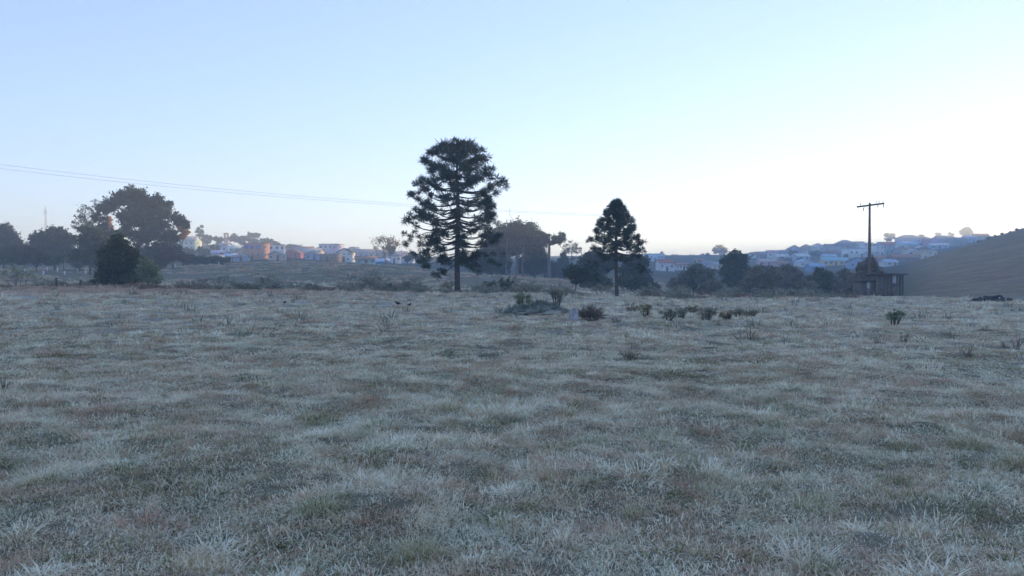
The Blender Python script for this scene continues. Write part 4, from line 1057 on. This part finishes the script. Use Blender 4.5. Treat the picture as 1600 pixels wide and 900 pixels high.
for pxi, dx, L in ((1348, -0.12, 0.55), (1370, -0.10, 0.35), (1378, -0.04, 0.45)):
    x = (pxi - 1358) * k
    MB().tube([(x, -0.23, zc(x) - 0.08), (x + dx * 0.5, -0.23, zc(x) - L * 0.5), (x + dx, -0.23, zc(x) - L)], [0.025, 0.045, 0.04], 6).build('insulator', INS, arm)
MB().tube([(-0.45, -0.23, zc(-0.45) - 0.05), (0, -0.17, za - 0.7)], 0.02, 4).build('stay', INS, t)
for q in range(14):
    z0 = h * 0.36 + q * h * 0.03
    MB().box(0.08, 0.2, -0.05, -0.02, z0, z0 + 0.03).build('step', INS, t)

# ------------------------------------------------------------------ wooden shed
PLANK = [plain('grey_boards_%d' % i, c, 0.22, 2.5, 0.95, bump=0.4) for i, c in enumerate([(0.13, 0.12, 0.115), (0.17, 0.155, 0.14), (0.10, 0.095, 0.09), (0.15, 0.12, 0.10)])]
GAP_LIGHT = plain('gap_light_board', (0.52, 0.52, 0.52), 0.15, 2.0, 0.8)  # pale board colour standing for light showing through the wall openings
TIN = plain('old_roof_sheet', (0.09, 0.08, 0.075), 0.25, 1.5, 0.7)
Ys = 80.0; k = Ys / F
p = on(1381, Ys); p.z -= 0.02
t = thing('wooden_shed', 'dilapidated grey plank shed with a lower lean-to at the field edge', 'shed', p)
g = np.random.default_rng(77)
def plank_row(x0, x1, y, h, n, along='x', skip=(), x_at=0.0):
    w = (x1 - x0) / n
    for i in range(n):
        if i in skip: continue
        a, b = x0 + i * w + g.uniform(0.004, 0.02), x0 + (i + 1) * w - g.uniform(0.004, 0.03)
        z0, z1 = g.uniform(-0.15, 0.02) - 0.1, h - abs(g.normal(0, 0.05))
        dy = g.uniform(-0.012, 0.012)
        mb = MB()
        if along == 'x': mb.box(a, b, y + dy, y + dy + 0.028, z0, z1, ry=g.normal(0, 0.008))
        else: mb.box(y + dy, y + dy + 0.028, a, b, z0, z1)
        mb.build('plank', PLANK[g.integers(0, 4)], t)
xa, xm, xb = (1346 - 1381) * k, (1369 - 1381) * k, (1412 - 1381) * k
hb, hs_ = pz(429.5, Ys) - p.z, pz(439.5, Ys) - p.z
plank_row(xm, xb, 0, hb, 15, skip=(9, 10, 12)); plank_row(xm, xb, 2.2, hb, 13, skip=(8,)); plank_row(0.03, 2.17, xm, hb, 9, 'y'); plank_row(0.03, 2.17, xb, hb, 9, 'y', skip=(4,))
plank_row(xa, xm - 0.03, 0.25, hs_, 9, skip=(4, 5)); plank_row(xa, xm - 0.03, 1.9, hs_, 8); plank_row(0.28, 1.88, xa, hs_, 7, 'y')
wd = (xb - xm) / 15
MB().box(xm + 9 * wd, xm + 11 * wd + 0.1, 0.03, 0.05, hb * 0.66, hb * 0.98).build('gap_light', GAP_LIGHT, t)  # fills the opening as the light seen through it
MB().box(xm + 9 * wd, xm + 11 * wd, 0.0, 0.028, -0.1, hb * 0.60).build('plank', PLANK[0], t)
MB().box(xm + 8.6 * wd, xm + 12.5 * wd, -0.03, -0.002, hb * 0.57, hb * 0.64).build('rail', PLANK[2], t)
wl_ = (xm - xa) / 9
MB().box(xa + 4 * wl_, xa + 6 * wl_ + 0.05, 0.28, 0.30, hs_ * 0.60, hs_ * 0.97).build('gap_light', GAP_LIGHT, t)  # pale light patch of the lean-to, made as a board
MB().box(xa + 4 * wl_, xa + 6 * wl_, 0.25, 0.278, -0.1, hs_ * 0.58).build('plank', PLANK[1], t)
MB().box(xm - 0.28, xb + 0.26, -0.4, 2.6, hb + 0.02, hb + 0.17, ry=0.012).build('roof', TIN, t)
MB().box(xa - 0.15, xm - 0.03, -0.1, 2.2, hs_ + 0.02, hs_ + 0.14, ry=-0.02).build('roof', TIN, t)
for xx in (xm + 0.05, xb - 0.05): MB().box(xx - 0.06, xx + 0.06, 0.04, 0.15, -0.3, hb).build('post', PLANK[2], t)

# ------------------------------------------------------------------ weeds, bushes and tussocks of the near field
def blade_obj(name, label, cat, p, group, mat, rz=0.0, **layers):
    L = []
    for l in layers.values(): L.append(l)
    V, Q, T3, T, Rn, o = [], [], [], [], [], 0
    for l in L:
        v, (q, t3), tt, r = blades(**l)
        V.append(v); Q.append(q + o); T3.append(t3 + o); T.append(tt); Rn.append(r); o += len(v)
    me = mesh_np(name, np.concatenate(V), [np.concatenate(Q), np.concatenate(T3)], dict(t=np.concatenate(T), rnd=np.concatenate(Rn)))
    ob = obj(name, me, mat, None, p); ob.rotation_euler = (0, 0, rz)
    return tag(ob, label, cat, group)
def px_size(p): return p.y / F

GW = 'weeds in the pasture'
STALKS = [  # column, row of the foot, width, height, stalks, label
 (467, 503, 26, 24, 44, 'dark fan of stiff weed stalks alone in the left half of the field'),
 (741, 503, 26, 15, 34, 'low dark weed clump left of the grassy earth mound'),
 (776, 500, 26, 15, 40, 'greenish weed clump touching the left end of the earth mound'),
 (963, 504, 20, 17, 44, 'squat weed clump right of the dark brush heap'),
 (1228, 484, 11, 12, 16, 'dark little forked weed right of the long weed row'),
 (1212, 493, 5, 13, 9, 'single slim dark weed just below the forked one'),
 (1242, 486, 7, 10, 8, 'pale small weed right of the forked one'),
 (1311, 516, 16, 14, 18, 'wispy pale weed left of the round green bush'),
 (1345, 531, 18, 18, 26, 'grey wispy weed left of the reddish stalks'),
 (1375, 539, 28, 14, 60, 'low wide weed tuft left of the reddish stalks'),
 (1412, 535, 18, 22, 24, 'reddish dry stalks below the round green bush'),
 (1481, 526, 26, 18, 30, 'fan of dry stalks right of the round green bush'),
 (1502, 500, 8, 8, 12, 'small dark weed below the dark heap, left of it'),
 (1537, 518, 18, 14, 24, 'low dry weed straight below the dark heap'),
 (1531, 485, 14, 16, 22, 'dark weed right in front of the dark heap'),
 (1582, 487, 6, 10, 9, 'single dark weed right of the dark heap'),
 (1596, 486, 12, 14, 18, 'dark weed cut by the right picture edge'),
 (1514, 558, 13, 26, 20, 'tall thin dry stalks, lowest of the weeds at the right'),
 (1569, 545, 16, 18, 20, 'dry stalk clump left of the one at the right edge'),
 (1589, 548, 14, 30, 22, 'tall dry stalk clump close to the right edge'),
 (985, 561, 30, 28, 40, 'sparse weed standing alone in the middle of the open field'),
 (1, 612, 14, 34, 26, 'dark tall weed cut by the left picture edge'),
 (232, 508, 5, 14, 5, 'single upright dry stalk in the left part of the field'),
 (397, 502, 6, 10, 6, 'little dark stalk left of the fan of weed stalks'),
 (88, 484, 16, 14, 14, 'pale wispy stalks in the russet grass at the left'),
 (591, 475, 9, 9, 4, 'leaning dark stick left of the pair of birds'),
 (855, 502, 10, 9, 12, 'small dark weed in front of the columnar bush'),
 (1048, 478, 16, 12, 24, 'dark weed above the left end of the weed row'),
 (1030, 478, 14, 14, 22, 'dark weed above the spindly sapling'),
 (1108, 478, 9, 8, 12, 'small weed above the middle of the weed row'),
 (1265, 470, 16, 9, 22, 'dark tuft on the field rim below the dark bluish bush'),
 (1215, 470, 14, 8, 18, 'dark tuft on the field rim below the olive bush'),
 (1400, 472, 16, 7, 22, 'low dark tuft in front of the shed'),
 (1372, 470, 22, 7, 28, 'low pale tuft in front of the shed lean-to'),
 (1470, 470, 12, 7, 14, 'small tuft at the field rim between shed and dark heap'),
 (498, 455, 18, 12, 26, 'dark tuft on the field rim above the fan of weed stalks'),
 (606, 463, 34, 13, 50, 'dark dry weed row on the field rim left of the big araucaria'),
 (650, 464, 30, 11, 40, 'dark dry weeds on the field rim at the left foot of the big araucaria'),
 (740, 467, 14, 13, 30, 'dark reddish round tuft right of the big araucaria foot'),
 (783, 464, 10, 9, 16, 'small brown tuft between the dark tuft and the leafy sapling'),
 (108, 441, 12, 14, 22, 'dark weed beside the first dark fence stump'),
 (75, 444, 22, 12, 30, 'dark brown tuft at the far left of the russet grass'),
 (215, 452, 22, 14, 34, 'tall russet weeds in front of the pale bush'),
]
for (px_, py_, w, h, n, lab) in STALKS:
    p = hit(px_, py_, 6, 74); k = px_size(p); sd_ = int(px_ * 3 + py_)
    wd = max(0.012, 0.32 * k)
    blade_obj('weed', lab, 'weed', p - Vector((0, 0, 0.03)), GW, L_STALK, rng.random() * 6,
              a=dict(n=n, rad=w * k * 0.28, h=h * k, w=wd, lean=0.38, curl=0.25, seg=3, seed=sd_),
              b=dict(n=n * 2, rad=w * k * 0.34, h=h * k * 0.5, w=wd * 0.9, lean=0.6, curl=0.4, seg=2, seed=sd_ + 1))

GBS = 'bushes in the pasture'
L_WEED2 = leafmat('olive_yellow_weed', (0.20, 0.18, 0.11), (0.46, 0.41, 0.28), 0.3, 3.0)
def bush_at(name, label, px_, py_, circles, mat, leaf_px=1.7, dens=0.9, shell=0.4, stems=4, Ymax=74, trunk=0.02, clump=0.24, group=GBS, cat='bush', twiggy=True):
    p = hit(px_, py_, 6, Ymax)
    if twiggy:
        g = np.random.default_rng(int(px_)); k = px_size(p)
        t = thing(name, label, cat, p, group=group)
        cen, top = [], []
        mb = MB()
        for (cx, cy, cr) in circles:
            c = np.array([(cx - px_) * k, g.uniform(-0.5, 0.5) * cr * k, pz(cy, p.y) - p.z])
            for _ in range(9):
                e = c + g.normal(size=3) * cr * k * np.array([0.62, 0.62, 0.36]); e[2] = max(e[2], 0.06)
                cen.append(e)
            for _ in range(4):
                b = np.array([c[0] * 0.5, c[1] * 0.5, -0.05]); mb.tube(wob(b, cen[-1 - _], g, 4, 0.05), np.linspace(0.016, 0.007, 4), 4, cap=False)
        mb.build('stem', BARK, t)
        V, q, rn = tufts(np.array(cen), np.full(len(cen), 4.2 * k * leaf_px / 1.7), 26, 1.0, max(0.018, 0.42 * k), g, 0.7)
        obj('foliage', mesh_np('foliage', V, [q], dict(rnd=rn)), mat, t)
        return t
    return pxtree(name, label, p.y, px_, circles, mat, leaf_px * p.y / F, dens, max(0.012, trunk), cat=cat, group=group, stems=stems, shell=shell, clump=clump)
bush_at('round_bush', 'round green frosted bush on a narrow foot at the right', 1398, 508, [(1398, 492, 7), (1391, 493, 6), (1405, 493, 6), (1398, 498, 6)], L_FGREEN, 1.6, 1.3, 0.3)
bush_at('columnar_bush', 'tall columnar green bush at the right end of the earth mound', 870, 486, [(870, 454, 7), (866, 460, 6), (875, 460, 7), (871, 468, 6), (869, 476, 5)], L_WEED, 1.7, 1.1, 0.3)
bush_at('leafy_sapling', 'pale leafy sapling growing at the left side of the earth mound', 817, 484, [(814, 462, 7), (808, 467, 6), (822, 468, 6), (827, 473, 5), (813, 475, 4)], L_FGREEN, 1.9, 0.8, 0.5)
bush_at('spindly_sapling', 'spindly sapling with flat top left of the long weed row', 1010, 496, [(1006, 482, 5), (1014, 481, 5), (1010, 486, 4)], L_WEED2, 1.5, 0.7, 0.5)
bush_at('wispy_shrub', 'wispy thin shrub between squat weed and spindly sapling', 989, 489, [(985, 484, 4), (993, 484, 4)], L_WEED2, 1.3, 0.45, 0.6)
for (bx, by, cs, mt, lab) in [
    (1045, 501, [(1040, 492, 6), (1050, 489, 6), (1046, 495, 6)], L_WEED, 'leftmost bush of the long weed row'),
    (1065, 498, [(1062, 488, 6), (1070, 487, 6), (1066, 493, 5)], L_WEED, 'second bush from the left of the long weed row'),
    (1083, 490, [(1078, 483, 5), (1087, 482, 6), (1083, 486, 5)], L_WEED2, 'upper middle bush of the long weed row'),
    (1104, 501, [(1096, 489, 6), (1106, 487, 7), (1114, 491, 6), (1104, 495, 7)], L_WEED, 'biggest darkest bush of the long weed row'),
    (1137, 502, [(1130, 493, 5), (1140, 490, 6), (1136, 497, 5)], L_WEED2, 'bush right of the biggest one in the long weed row'),
    (1153, 496, [(1149, 489, 5), (1156, 487, 5)], L_WEED, 'upright bush near the right end of the long weed row'),
    (1173, 496, [(1167, 491, 4), (1175, 490, 4), (1180, 488, 3)], L_WEED2, 'last low bush at the right end of the long weed row'),
    (418, 447, [(408, 438, 7), (420, 436, 8), (432, 440, 7), (414, 442, 6)], L_WEED, 'rounded frosted bush left of the field middle, on the rim'),
    (340, 449, [(308, 442, 7), (322, 440, 8), (338, 440, 8), (352, 440, 8), (366, 442, 7), (380, 446, 5)], L_FROST, 'long low frosted thicket right of the pale bush'),
    (25, 437, [(8, 430, 8), (22, 424, 9), (36, 428, 9), (48, 432, 6), (24, 432, 8)], L_FGREEN, 'broad green frosted bush at the far left of the field rim'),
    (700, 455, [(696, 448, 6), (704, 444, 6), (703, 451, 5)], L_WEED2, 'olive bush hugging the left foot of the big araucaria'),
    (764, 453, [(760, 444, 6), (770, 446, 6), (765, 449, 6)], L_DARK, 'dark ragged bush right of the big araucaria trunk'),
    (790, 452, [(784, 441, 8), (796, 440, 8), (790, 447, 8)], L_DARK, 'dark rounded bush right of the ragged one'),
    (835, 458, [(820, 449, 7), (834, 446, 8), (848, 449, 7), (838, 453, 7), (806, 452, 6)], L_WEED2, 'wide olive-yellow bush behind the leafy sapling'),
    (942, 460, [(928, 453, 5), (938, 450, 6), (950, 452, 6)], L_WEED2, 'olive-yellow bush left of the small araucaria foot'),
    (880, 463, [(874, 456, 5), (886, 455, 5)], L_WEED, 'small green bush behind the columnar bush')]:
    bush_at('bush', lab, bx, by, cs, mt, 1.7, 1.0, 0.35)

# --- tussocks of long grass near the camera
def tussock_mat():
    m, n, l, out = newmat('long_tussock_grass')
    t, rnd = attr(n, 't'), attr(n, 'rnd')
    oi = n.new('ShaderNodeObjectInfo')
    base = ramp(n, l, math_(n, l, 'ADD', math_(n, l, 'MULTIPLY', rnd, 0.5), math_(n, l, 'MULTIPLY', oi.outputs['Random'], 0.5)), [(0.2, GREEN), (0.5, OLIVE), (0.85, STRAW)])
    fr = math_(n, l, 'MULTIPLY', ramp(n, l, t, [(0.12, 0.1), (0.8, 0.9)]), math_(n, l, 'ADD', math_(n, l, 'MULTIPLY', rnd, 0.6), 0.25), True)
    col = mixc(n, l, fr, base, FROST)
    d = n.new('ShaderNodeBsdfDiffuse'); tr = n.new('ShaderNodeBsdfTranslucent'); mx = n.new('ShaderNodeMixShader')
    l.new(col, d.inputs[0]); l.new(col, tr.inputs[0]); mx.inputs[0].default_value = 0.22
    l.new(d.outputs[0], mx.inputs[1]); l.new(tr.outputs[0], mx.inputs[2]); l.new(mx.outputs[0], out.inputs['Surface'])
    return m
M_TUS = tussock_mat()
TUS = [(1415, 702, 62, 26, 'wide brown tussock left of the highest one at the lower right'), (1520, 700, 74, 36, 'highest brown tussock at the lower right'),
 (1196, 664, 64, 24, 'flat brown tussock in the right half, above the green one'), (925, 694, 62, 24, 'brown tussock in the middle, below the sparse lone weed'),
 (495, 664, 56, 20, 'low tussock left of the middle, below the fan of stalks'), (410, 613, 36, 16, 'small tussock left, above the low one'),
 (700, 642, 56, 20, 'low frosted tussock in the middle of the field'), (240, 668, 26, 20, 'small dark tussock in the left of the near field'),
 (736, 716, 34, 22, 'small dark tussock below the low frosted one'), (826, 798, 30, 30, 'upright straw-brown tuft at bottom middle'),
 (1268, 800, 84, 40, 'large green-tinted tussock in the lower right quarter'), (1098, 752, 70, 30, 'green-tinted tussock left of the large green one'),
 (305, 896, 110, 60, 'big long-bladed tussock at the bottom left'), (992, 806, 44, 30, 'fresh green tuft at the bottom, right of the straw-brown one'),
 (1282, 898, 84, 46, 'green tussock on the bottom edge, right of the middle'), (552, 684, 44, 20, 'low tussock right below the fan of stalks'),
 (1592, 730, 50, 42, 'dark tussock cut by the right edge'), (498, 800, 64, 46, 'tall straw tussock in the lower left quarter'),
 (655, 872, 90, 56, 'long-bladed tussock at the bottom, left of the middle'), (655, 516, 40, 12, 'pair-like dark tussock in the far field left of the earth mound'),
 (660, 543, 26, 14, 'dark green tuft below the far dark tussock'), (320, 548, 44, 12, 'flat dark tussock in the far left field'),
 (60, 760, 60, 34, 'dark tussock at the lower left edge'), (1420, 840, 70, 40, 'matted tussock near the bottom right'),
 (130, 486, 60, 9, 'flat dark grass patch in the far left field below the russet strip')]
for i, (px_, py_, w, h, lab) in enumerate(TUS):
    p = hit(px_, py_, 2.5, 74); k = px_size(p); wd = max(0.0045, 0.35 * k)
    n = int(240 + 120 * (w > 50))
    blade_obj('grass_tussock', lab, 'grass tussock', p - Vector((0, 0, 0.02)), 'grass tussocks', M_TUS, rng.random() * 6,
              a=dict(n=n, rad=w * k * 0.36, h=h * k * 1.05, w=wd, lean=0.42, curl=0.95, seg=4, seed=500 + i),
              b=dict(n=n, rad=w * k * 0.5, h=h * k * 0.6, w=wd, lean=0.75, curl=0.9, seg=3, seed=600 + i))

# --- tall russet grass and undergrowth along the field rim (nobody could count it)
def rim():
    P = [clump_mesh('rim_weeds', dict(n=60, rad=0.5, h=0.55, w=0.035, lean=0.3, curl=0.4, seg=3, seed=700 + q), dict(n=70, rad=0.6, h=0.3, w=0.04, lean=0.6, curl=0.6, seg=2, seed=720 + q)) for q in range(3)]
    xs, ys, ss = [], [], []
    for (a, b, y0, y1, n, s0) in ((1020, 1345, 62, 84, 700, 0.9), (120, 335, 58, 72, 240, 0.9), (395, 960, 58, 76, 650, 0.6), (-60, 130, 60, 74, 130, 0.7), (1415, 1680, 70, 84, 160, 0.6)):
        px_ = rng.uniform(a, b, n); Y = rng.uniform(y0, y1, n)
        xs.append((px_ - 800) / F * Y); ys.append(Y); ss.append(s0 * (0.5 + 0.8 * rng.random(n)) * (0.75 + 0.5 * vnoise(px_ / 18, Y / 5, 41)))
    x, y, s = map(np.concatenate, (xs, ys, ss)); n = len(x)
    scatter('rim_undergrowth', 'dry russet weeds and long grass fringing the far rim of the field', P, np.stack([x, y, ground(x, y) - 0.03], 1), rng.integers(0, 3, n),
            np.stack([rng.normal(0, 0.08, n), rng.normal(0, 0.08, n), rng.random(n) * 6.28], 1), np.stack([s, s, s], 1), L_RUST)
    P = [clump_mesh('hill_tufts', dict(n=120, rad=0.9, h=0.42, w=0.07, lean=0.7, curl=0.7, seg=2, seed=760 + q)) for q in range(3)]
    n = 5200
    px_ = rng.uniform(-150, 1100, n); Y = np.exp(rng.uniform(math.log(84), math.log(262), n))
    x, y = (px_ - 800) / F * Y, Y
    kp = vnoise(x / 5, y / 5, 51) + 0.7 * vnoise(x / 17, y / 17, 52) + 0.5 * rng.random(n) > 0.15
    x, y = x[kp], y[kp]; n = len(x); s = 0.5 + 0.9 * rng.random(n)
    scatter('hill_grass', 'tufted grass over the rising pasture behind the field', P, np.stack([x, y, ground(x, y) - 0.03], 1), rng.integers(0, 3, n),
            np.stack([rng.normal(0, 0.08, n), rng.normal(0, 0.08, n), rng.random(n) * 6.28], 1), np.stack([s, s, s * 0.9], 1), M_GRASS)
    P = [clump_mesh('small_weeds', dict(n=22, rad=0.16, h=0.30, w=0.022, lean=0.35, curl=0.3, seg=3, seed=800 + q), dict(n=40, rad=0.2, h=0.14, w=0.025, lean=0.7, curl=0.5, seg=2, seed=820 + q)) for q in range(4)]
    x, y = wedge(20, 72, 0.17, 36); n = len(x); s = np.exp(rng.normal(-0.1, 0.35, n))
    scatter('scattered_weeds', 'small dry weeds sprinkled over the far half of the field', P, np.stack([x, y, ground(x, y) - 0.02], 1), rng.integers(0, 4, n),
            np.stack([rng.normal(0, 0.1, n), rng.normal(0, 0.1, n), rng.random(n) * 6.28], 1), np.stack([s, s, s], 1), L_WEED)
    P = []
    for q in range(4):
        gg = np.random.default_rng(880 + q)
        cc = np.stack([gg.normal(0, 0.28, 26), gg.normal(0, 0.28, 26), np.abs(gg.normal(0.22, 0.14, 26))], 1)
        V, qd, rn = tufts(cc, np.full(26, 0.24), 20, 1.0, 0.026, gg, 0.8)
        P.append(mesh_np('scrub', V, [qd], dict(rnd=rn)))
    n = 150; px_ = np.concatenate([rng.normal(420, 40, 22), rng.normal(620, 50, 26), rng.normal(830, 60, 32), rng.uniform(960, 1345, 50), rng.uniform(60, 380, 20)]); Y = rng.uniform(56, 80, n)
    x, y = (px_ - 800) / F * Y, Y; s = np.exp(rng.normal(-0.25, 0.4, n))
    scatter('rim_scrub', 'low pale grey-green scrub along the far rim of the field', P, np.stack([x, y, ground(x, y) - 0.04], 1), rng.integers(0, 4, n),
            np.stack([rng.normal(0, 0.1, n), rng.normal(0, 0.1, n), rng.random(n) * 6.28], 1), np.stack([s * 1.2, s * 1.2, s], 1), L_WEED)
rim()
for k, (bx, Yb, r) in enumerate(((1548, 296, 3), (1557, 297, 2.5), (1569, 298, 3), (1580, 299, 2.4), (1592, 300, 3.2), (1530, 290, 2))):
    p = on(bx, Yb); py = HZ + (CAMZ - p.z) * F / Yb
    pxtree('hill_bush', ['second low bush on the crest of the bare hill, counted from the town', 'third low bush on the crest of the bare hill', 'fourth low bush on the crest of the bare hill', 'fifth low bush on the crest of the bare hill',
                         'last low bush on the hill crest at the picture edge', 'lowest small bush where the bare hill meets the town'][k], Yb, bx, [(bx - r, py - r * 0.1, r * 0.8), (bx + r, py, r * 0.8)], L_HAZED3, 0.3, 1.0, 0.08,
           cat='bush', group='bushes on the crest of the bare hill', stems=2, shell=0.3)

# ------------------------------------------------------------------ earth mound, boulder, brush heap, dark heap
def lump(nu, nv, rx, ry, rz, g, rough, top_only=True):
    u = np.linspace(0, 2 * math.pi, nu, endpoint=False); v = np.linspace(-0.15 if top_only else -1.5, math.pi / 2, nv)
    U, W = np.meshgrid(u, v)
    s = int(g.integers(0, 99))
    d = 1 + rough * vnoise(U * 2.0 + 9, W * 2.6 + 4, s) * np.cos(W) + rough * 0.6 * vnoise(np.cos(U) * 4 + 20, np.sin(U) * 4 + W * 5 + 20, s + 1)
    V = np.stack([rx * np.cos(U) * np.cos(W) * d, ry * np.sin(U) * np.cos(W) * d, rz * np.sin(W) * d], -1).reshape(-1, 3)
    V = np.concatenate([V[:-nu], [[0, 0, rz]]])
    i, j = np.meshgrid(np.arange(nv - 2), np.arange(nu), indexing='ij'); j2 = (j + 1) % nu
    q = np.stack([i * nu + j, i * nu + j2, (i + 1) * nu + j2, (i + 1) * nu + j], -1).reshape(-1, 4)
    b = (nv - 2) * nu
    return V, [q, np.array([[b + a, b + (a + 1) % nu, len(V) - 1] for a in range(nu)])]
g = np.random.default_rng(31)
p = hit(835, 492, 20, 70); k = px_size(p)
SOIL = plain('frosty_soil', (0.30, 0.28, 0.23), 0.35, 2.5, 0.95, bump=0.8)
t = thing('earth_mound', 'low frosted grassy earth mound carrying the sapling and columnar bush', 'mound', p)
V, f = lump(48, 12, 42 * k, 1.1, 9 * k, g, 0.4)
V2, f2 = lump(36, 10, 22 * k, 0.8, 15 * k, g, 0.4); V2 = V2 + [10 * k, 0.1, 0]
obj('soil', mesh_np('soil', np.concatenate([V, V2]), [f[0], f[1], f2[0] + len(V), f2[1] + len(V)], smooth=True), SOIL, t)
cc = np.concatenate([V, V2]); cc = cc[g.integers(0, len(cc), 420)]
Vt, q, rn = tufts(cc + [0, 0, 0.02], np.full(len(cc), 0.16), 14, 1.0, 0.022, g, 0.8)
obj('turf', mesh_np('turf', Vt, [q], dict(rnd=rn)), L_FROST, t)

p = hit(897, 499, 20, 70); k = px_size(p)
V, f = lump(22, 10, 8 * k, 7 * k, 17 * k, g, 0.22)
V[:, 0] += 0.25 * V[:, 2] * np.sign(V[:, 2]) * 0.3
tag(obj('boulder', mesh_np('boulder', V, f), plain('grey_rock', (0.36, 0.36, 0.37), 0.3, 4.0, 0.9, bump=0.7), None, p), 'grey pointed boulder right of the columnar bush', 'boulder')
p = hit(922, 500, 20, 70); k = px_size(p)
t = thing('brush_heap', 'low dark purplish heap of brushwood right of the boulder', 'brushwood', p)
cc = np.stack([g.normal(0, 8 * k, 60), g.normal(0, 0.25, 60), np.abs(g.normal(0.12, 3.5 * k, 60))], 1)
Vt, q, rn = tufts(cc, np.full(60, 0.28), 16, 1.0, 0.02, g, 0.3)
obj('twigs', mesh_np('twigs', Vt, [q], dict(rnd=rn)), L_STALK, t)
V, f = lump(26, 8, 13 * k, 0.4, 9 * k, g, 0.35); obj('core', mesh_np('core', V, f), plain('dark_litter', (0.09, 0.075, 0.07), 0.3, 5), t)

p = hit(1548, 471, 40, 84); k = px_size(p)
t = thing('dark_heap', 'dark heap of earth clods at the field rim below the bare hill', 'heap', p)
CLOD = plain('dark_wet_earth', (0.06, 0.056, 0.062), 0.4, 3.0, 0.9, bump=0.8)
V, f = lump(40, 12, 24 * k, 0.9, 5 * k, g, 0.6); obj('soil', mesh_np('soil', V, f), CLOD, t)
for i in range(34):
    a = g.uniform(-22, 23) * k; zz = max(0.05, (10.5 * math.sqrt(max(0, 1 - (a / (25 * k)) ** 2))) * k * g.uniform(0.2, 0.85))
    V, f = lump(9, 6, g.uniform(1.6, 4.5) * k, g.uniform(1.5, 3.5) * k, g.uniform(1.2, 3.4) * k, g, 0.7, False)
    obj('clod', mesh_np('clod', V, f), CLOD, t, (a, g.uniform(-0.85, 0.2), zz - 0.05))
obj('stone', mesh_np('stone', *lump(10, 6, 1.3 * k, 1.2 * k, 1.2 * k, g, 0.2, False)), paint((0.5, 0.5, 0.5)), t, (2.5 * k, -0.85, 6 * k))

# ------------------------------------------------------------------ fence posts
WHITE = plain('white_fence_paint', (0.72, 0.72, 0.70), 0.1, 3)
for i, (px_, py_, Y) in enumerate(((39, 419, 168), (68, 425, 150), (74, 416, 182), (90, 418, 172), (101, 425, 150), (122, 416, 182), (134, 424, 152), (151, 427, 146), (255, 418, 186), (274, 417, 188), (342, 413, 196))):
    p = on(px_, Y); h = 6.5 * Y / F
    o = MB().box(-0.09, 0.09, -0.09, 0.09, -0.3, h * 0.9).tube([(0, 0, h * 0.9), (0, 0, h)], [0.11, 0.02], 6).build('fence_post', WHITE, None, p)
    tag(o, ['short white fence post just right of the broad green frosted bush', 'white post in the lower fence row, first from the left', 'white post in the upper fence row, below the dome-shaped tree', 'white post in the upper fence row, middle one left of the conical bush',
            'white post in the lower fence row, second from the left', 'white post in the upper fence row nearest the conical bush', 'white post in the lower fence row, third from the left', 'white post in the lower fence row touching the conical bush',
            'white post right of the pale bush, left of two', 'white post right of the pale bush, right of two', 'lone white post below the cream house'][i], 'fence post', 'white fence posts')
for i, (px_, py_, h, tl) in enumerate(((88, 443, 15, 0.0), (124, 441, 10, 0.25))):
    p = hit(px_, py_, 40, 73); k = px_size(p)
    o = MB().box(-0.07, 0.07, -0.07, 0.07, -0.3, h * k).box(-0.074, 0.074, -0.05, 0.05, h * k * 0.8, h * k * 0.86).build('fence_stump', BARK, None, p); o.rotation_euler = (0, tl, 0.4)
    tag(o, ['upright dark wooden fence stump in the russet grass', 'leaning dark wooden fence stump in the russet grass'][i], 'fence post', 'dark fence stumps')

# ------------------------------------------------------------------ birds
FEATHER = plain('dark_feathers', (0.03, 0.03, 0.035), 0.3, 8); LEGC = paint((0.25, 0.14, 0.12))
def bird(label, px_, py_, hpx, face, head_up):
    p = hit(px_, py_, 20, 70); k = px_size(p); s = hpx * k / 0.30
    t = thing('bird', label, 'bird', p, face, 'birds in the pasture'); t.scale = (s, s, s)
    # one continuous body from tail to bill
    hz = 0.27 if head_up else 0.20
    P = np.array([(-0.20, 0, 0.13), (-0.15, 0, 0.145), (-0.08, 0, 0.155), (0.0, 0, 0.165), (0.06, 0, 0.18), (0.09, 0, 0.21 if head_up else 0.19), (0.105, 0, hz - 0.02), (0.125, 0, hz), (0.155, 0, hz - 0.003), (0.20, 0, hz - 0.015)])
    MB().tube(P, [0.012, 0.028, 0.052, 0.062, 0.048, 0.030, 0.026, 0.030, 0.012, 0.003], 10).build('body', FEATHER, t, smooth=True)
    for sy in (-1, 1):
        MB().tube([(0.0, sy * 0.025, 0.12), (0.015, sy * 0.028, 0.06), (0.0, sy * 0.03, 0.0)], [0.012, 0.006, 0.005], 5).build('leg', LEGC, t)
        MB().tube([(0.05, sy * 0.052, 0.175), (-0.04, sy * 0.06, 0.165), (-0.17, sy * 0.02, 0.145)], [0.02, 0.03, 0.006], 6).build('wing', FEATHER, t)
bird('small dark bird on the grass above the fan of weed stalks', 445, 476, 7, 1.2, False)
bird('dark bird with raised head, left of the pair near the big araucaria', 621, 479, 9, 2.7, True)
bird('dark bird, right one of the pair near the big araucaria', 640, 480, 7, 0.9, True)

# ------------------------------------------------------------------ morning haze
def haze():
    m, n, l, out = newmat('morning_haze')
    v = n.new('ShaderNodeVolumePrincipled')
    v.inputs['Color'].default_value = (0.72, 0.87, 1.0, 1); v.inputs['Density'].default_value = HAZE; v.inputs['Anisotropy'].default_value = 0.3
    l.new(v.outputs[0], out.inputs['Volume'])
    o = MB().box(-4300, 4300, -4300, 4300, -6, 54).build('haze', m)
    tag(o, 'thin bluish morning haze lying over the fields and town', 'haze', None, 'stuff')
HAZE = 0.0011
haze()
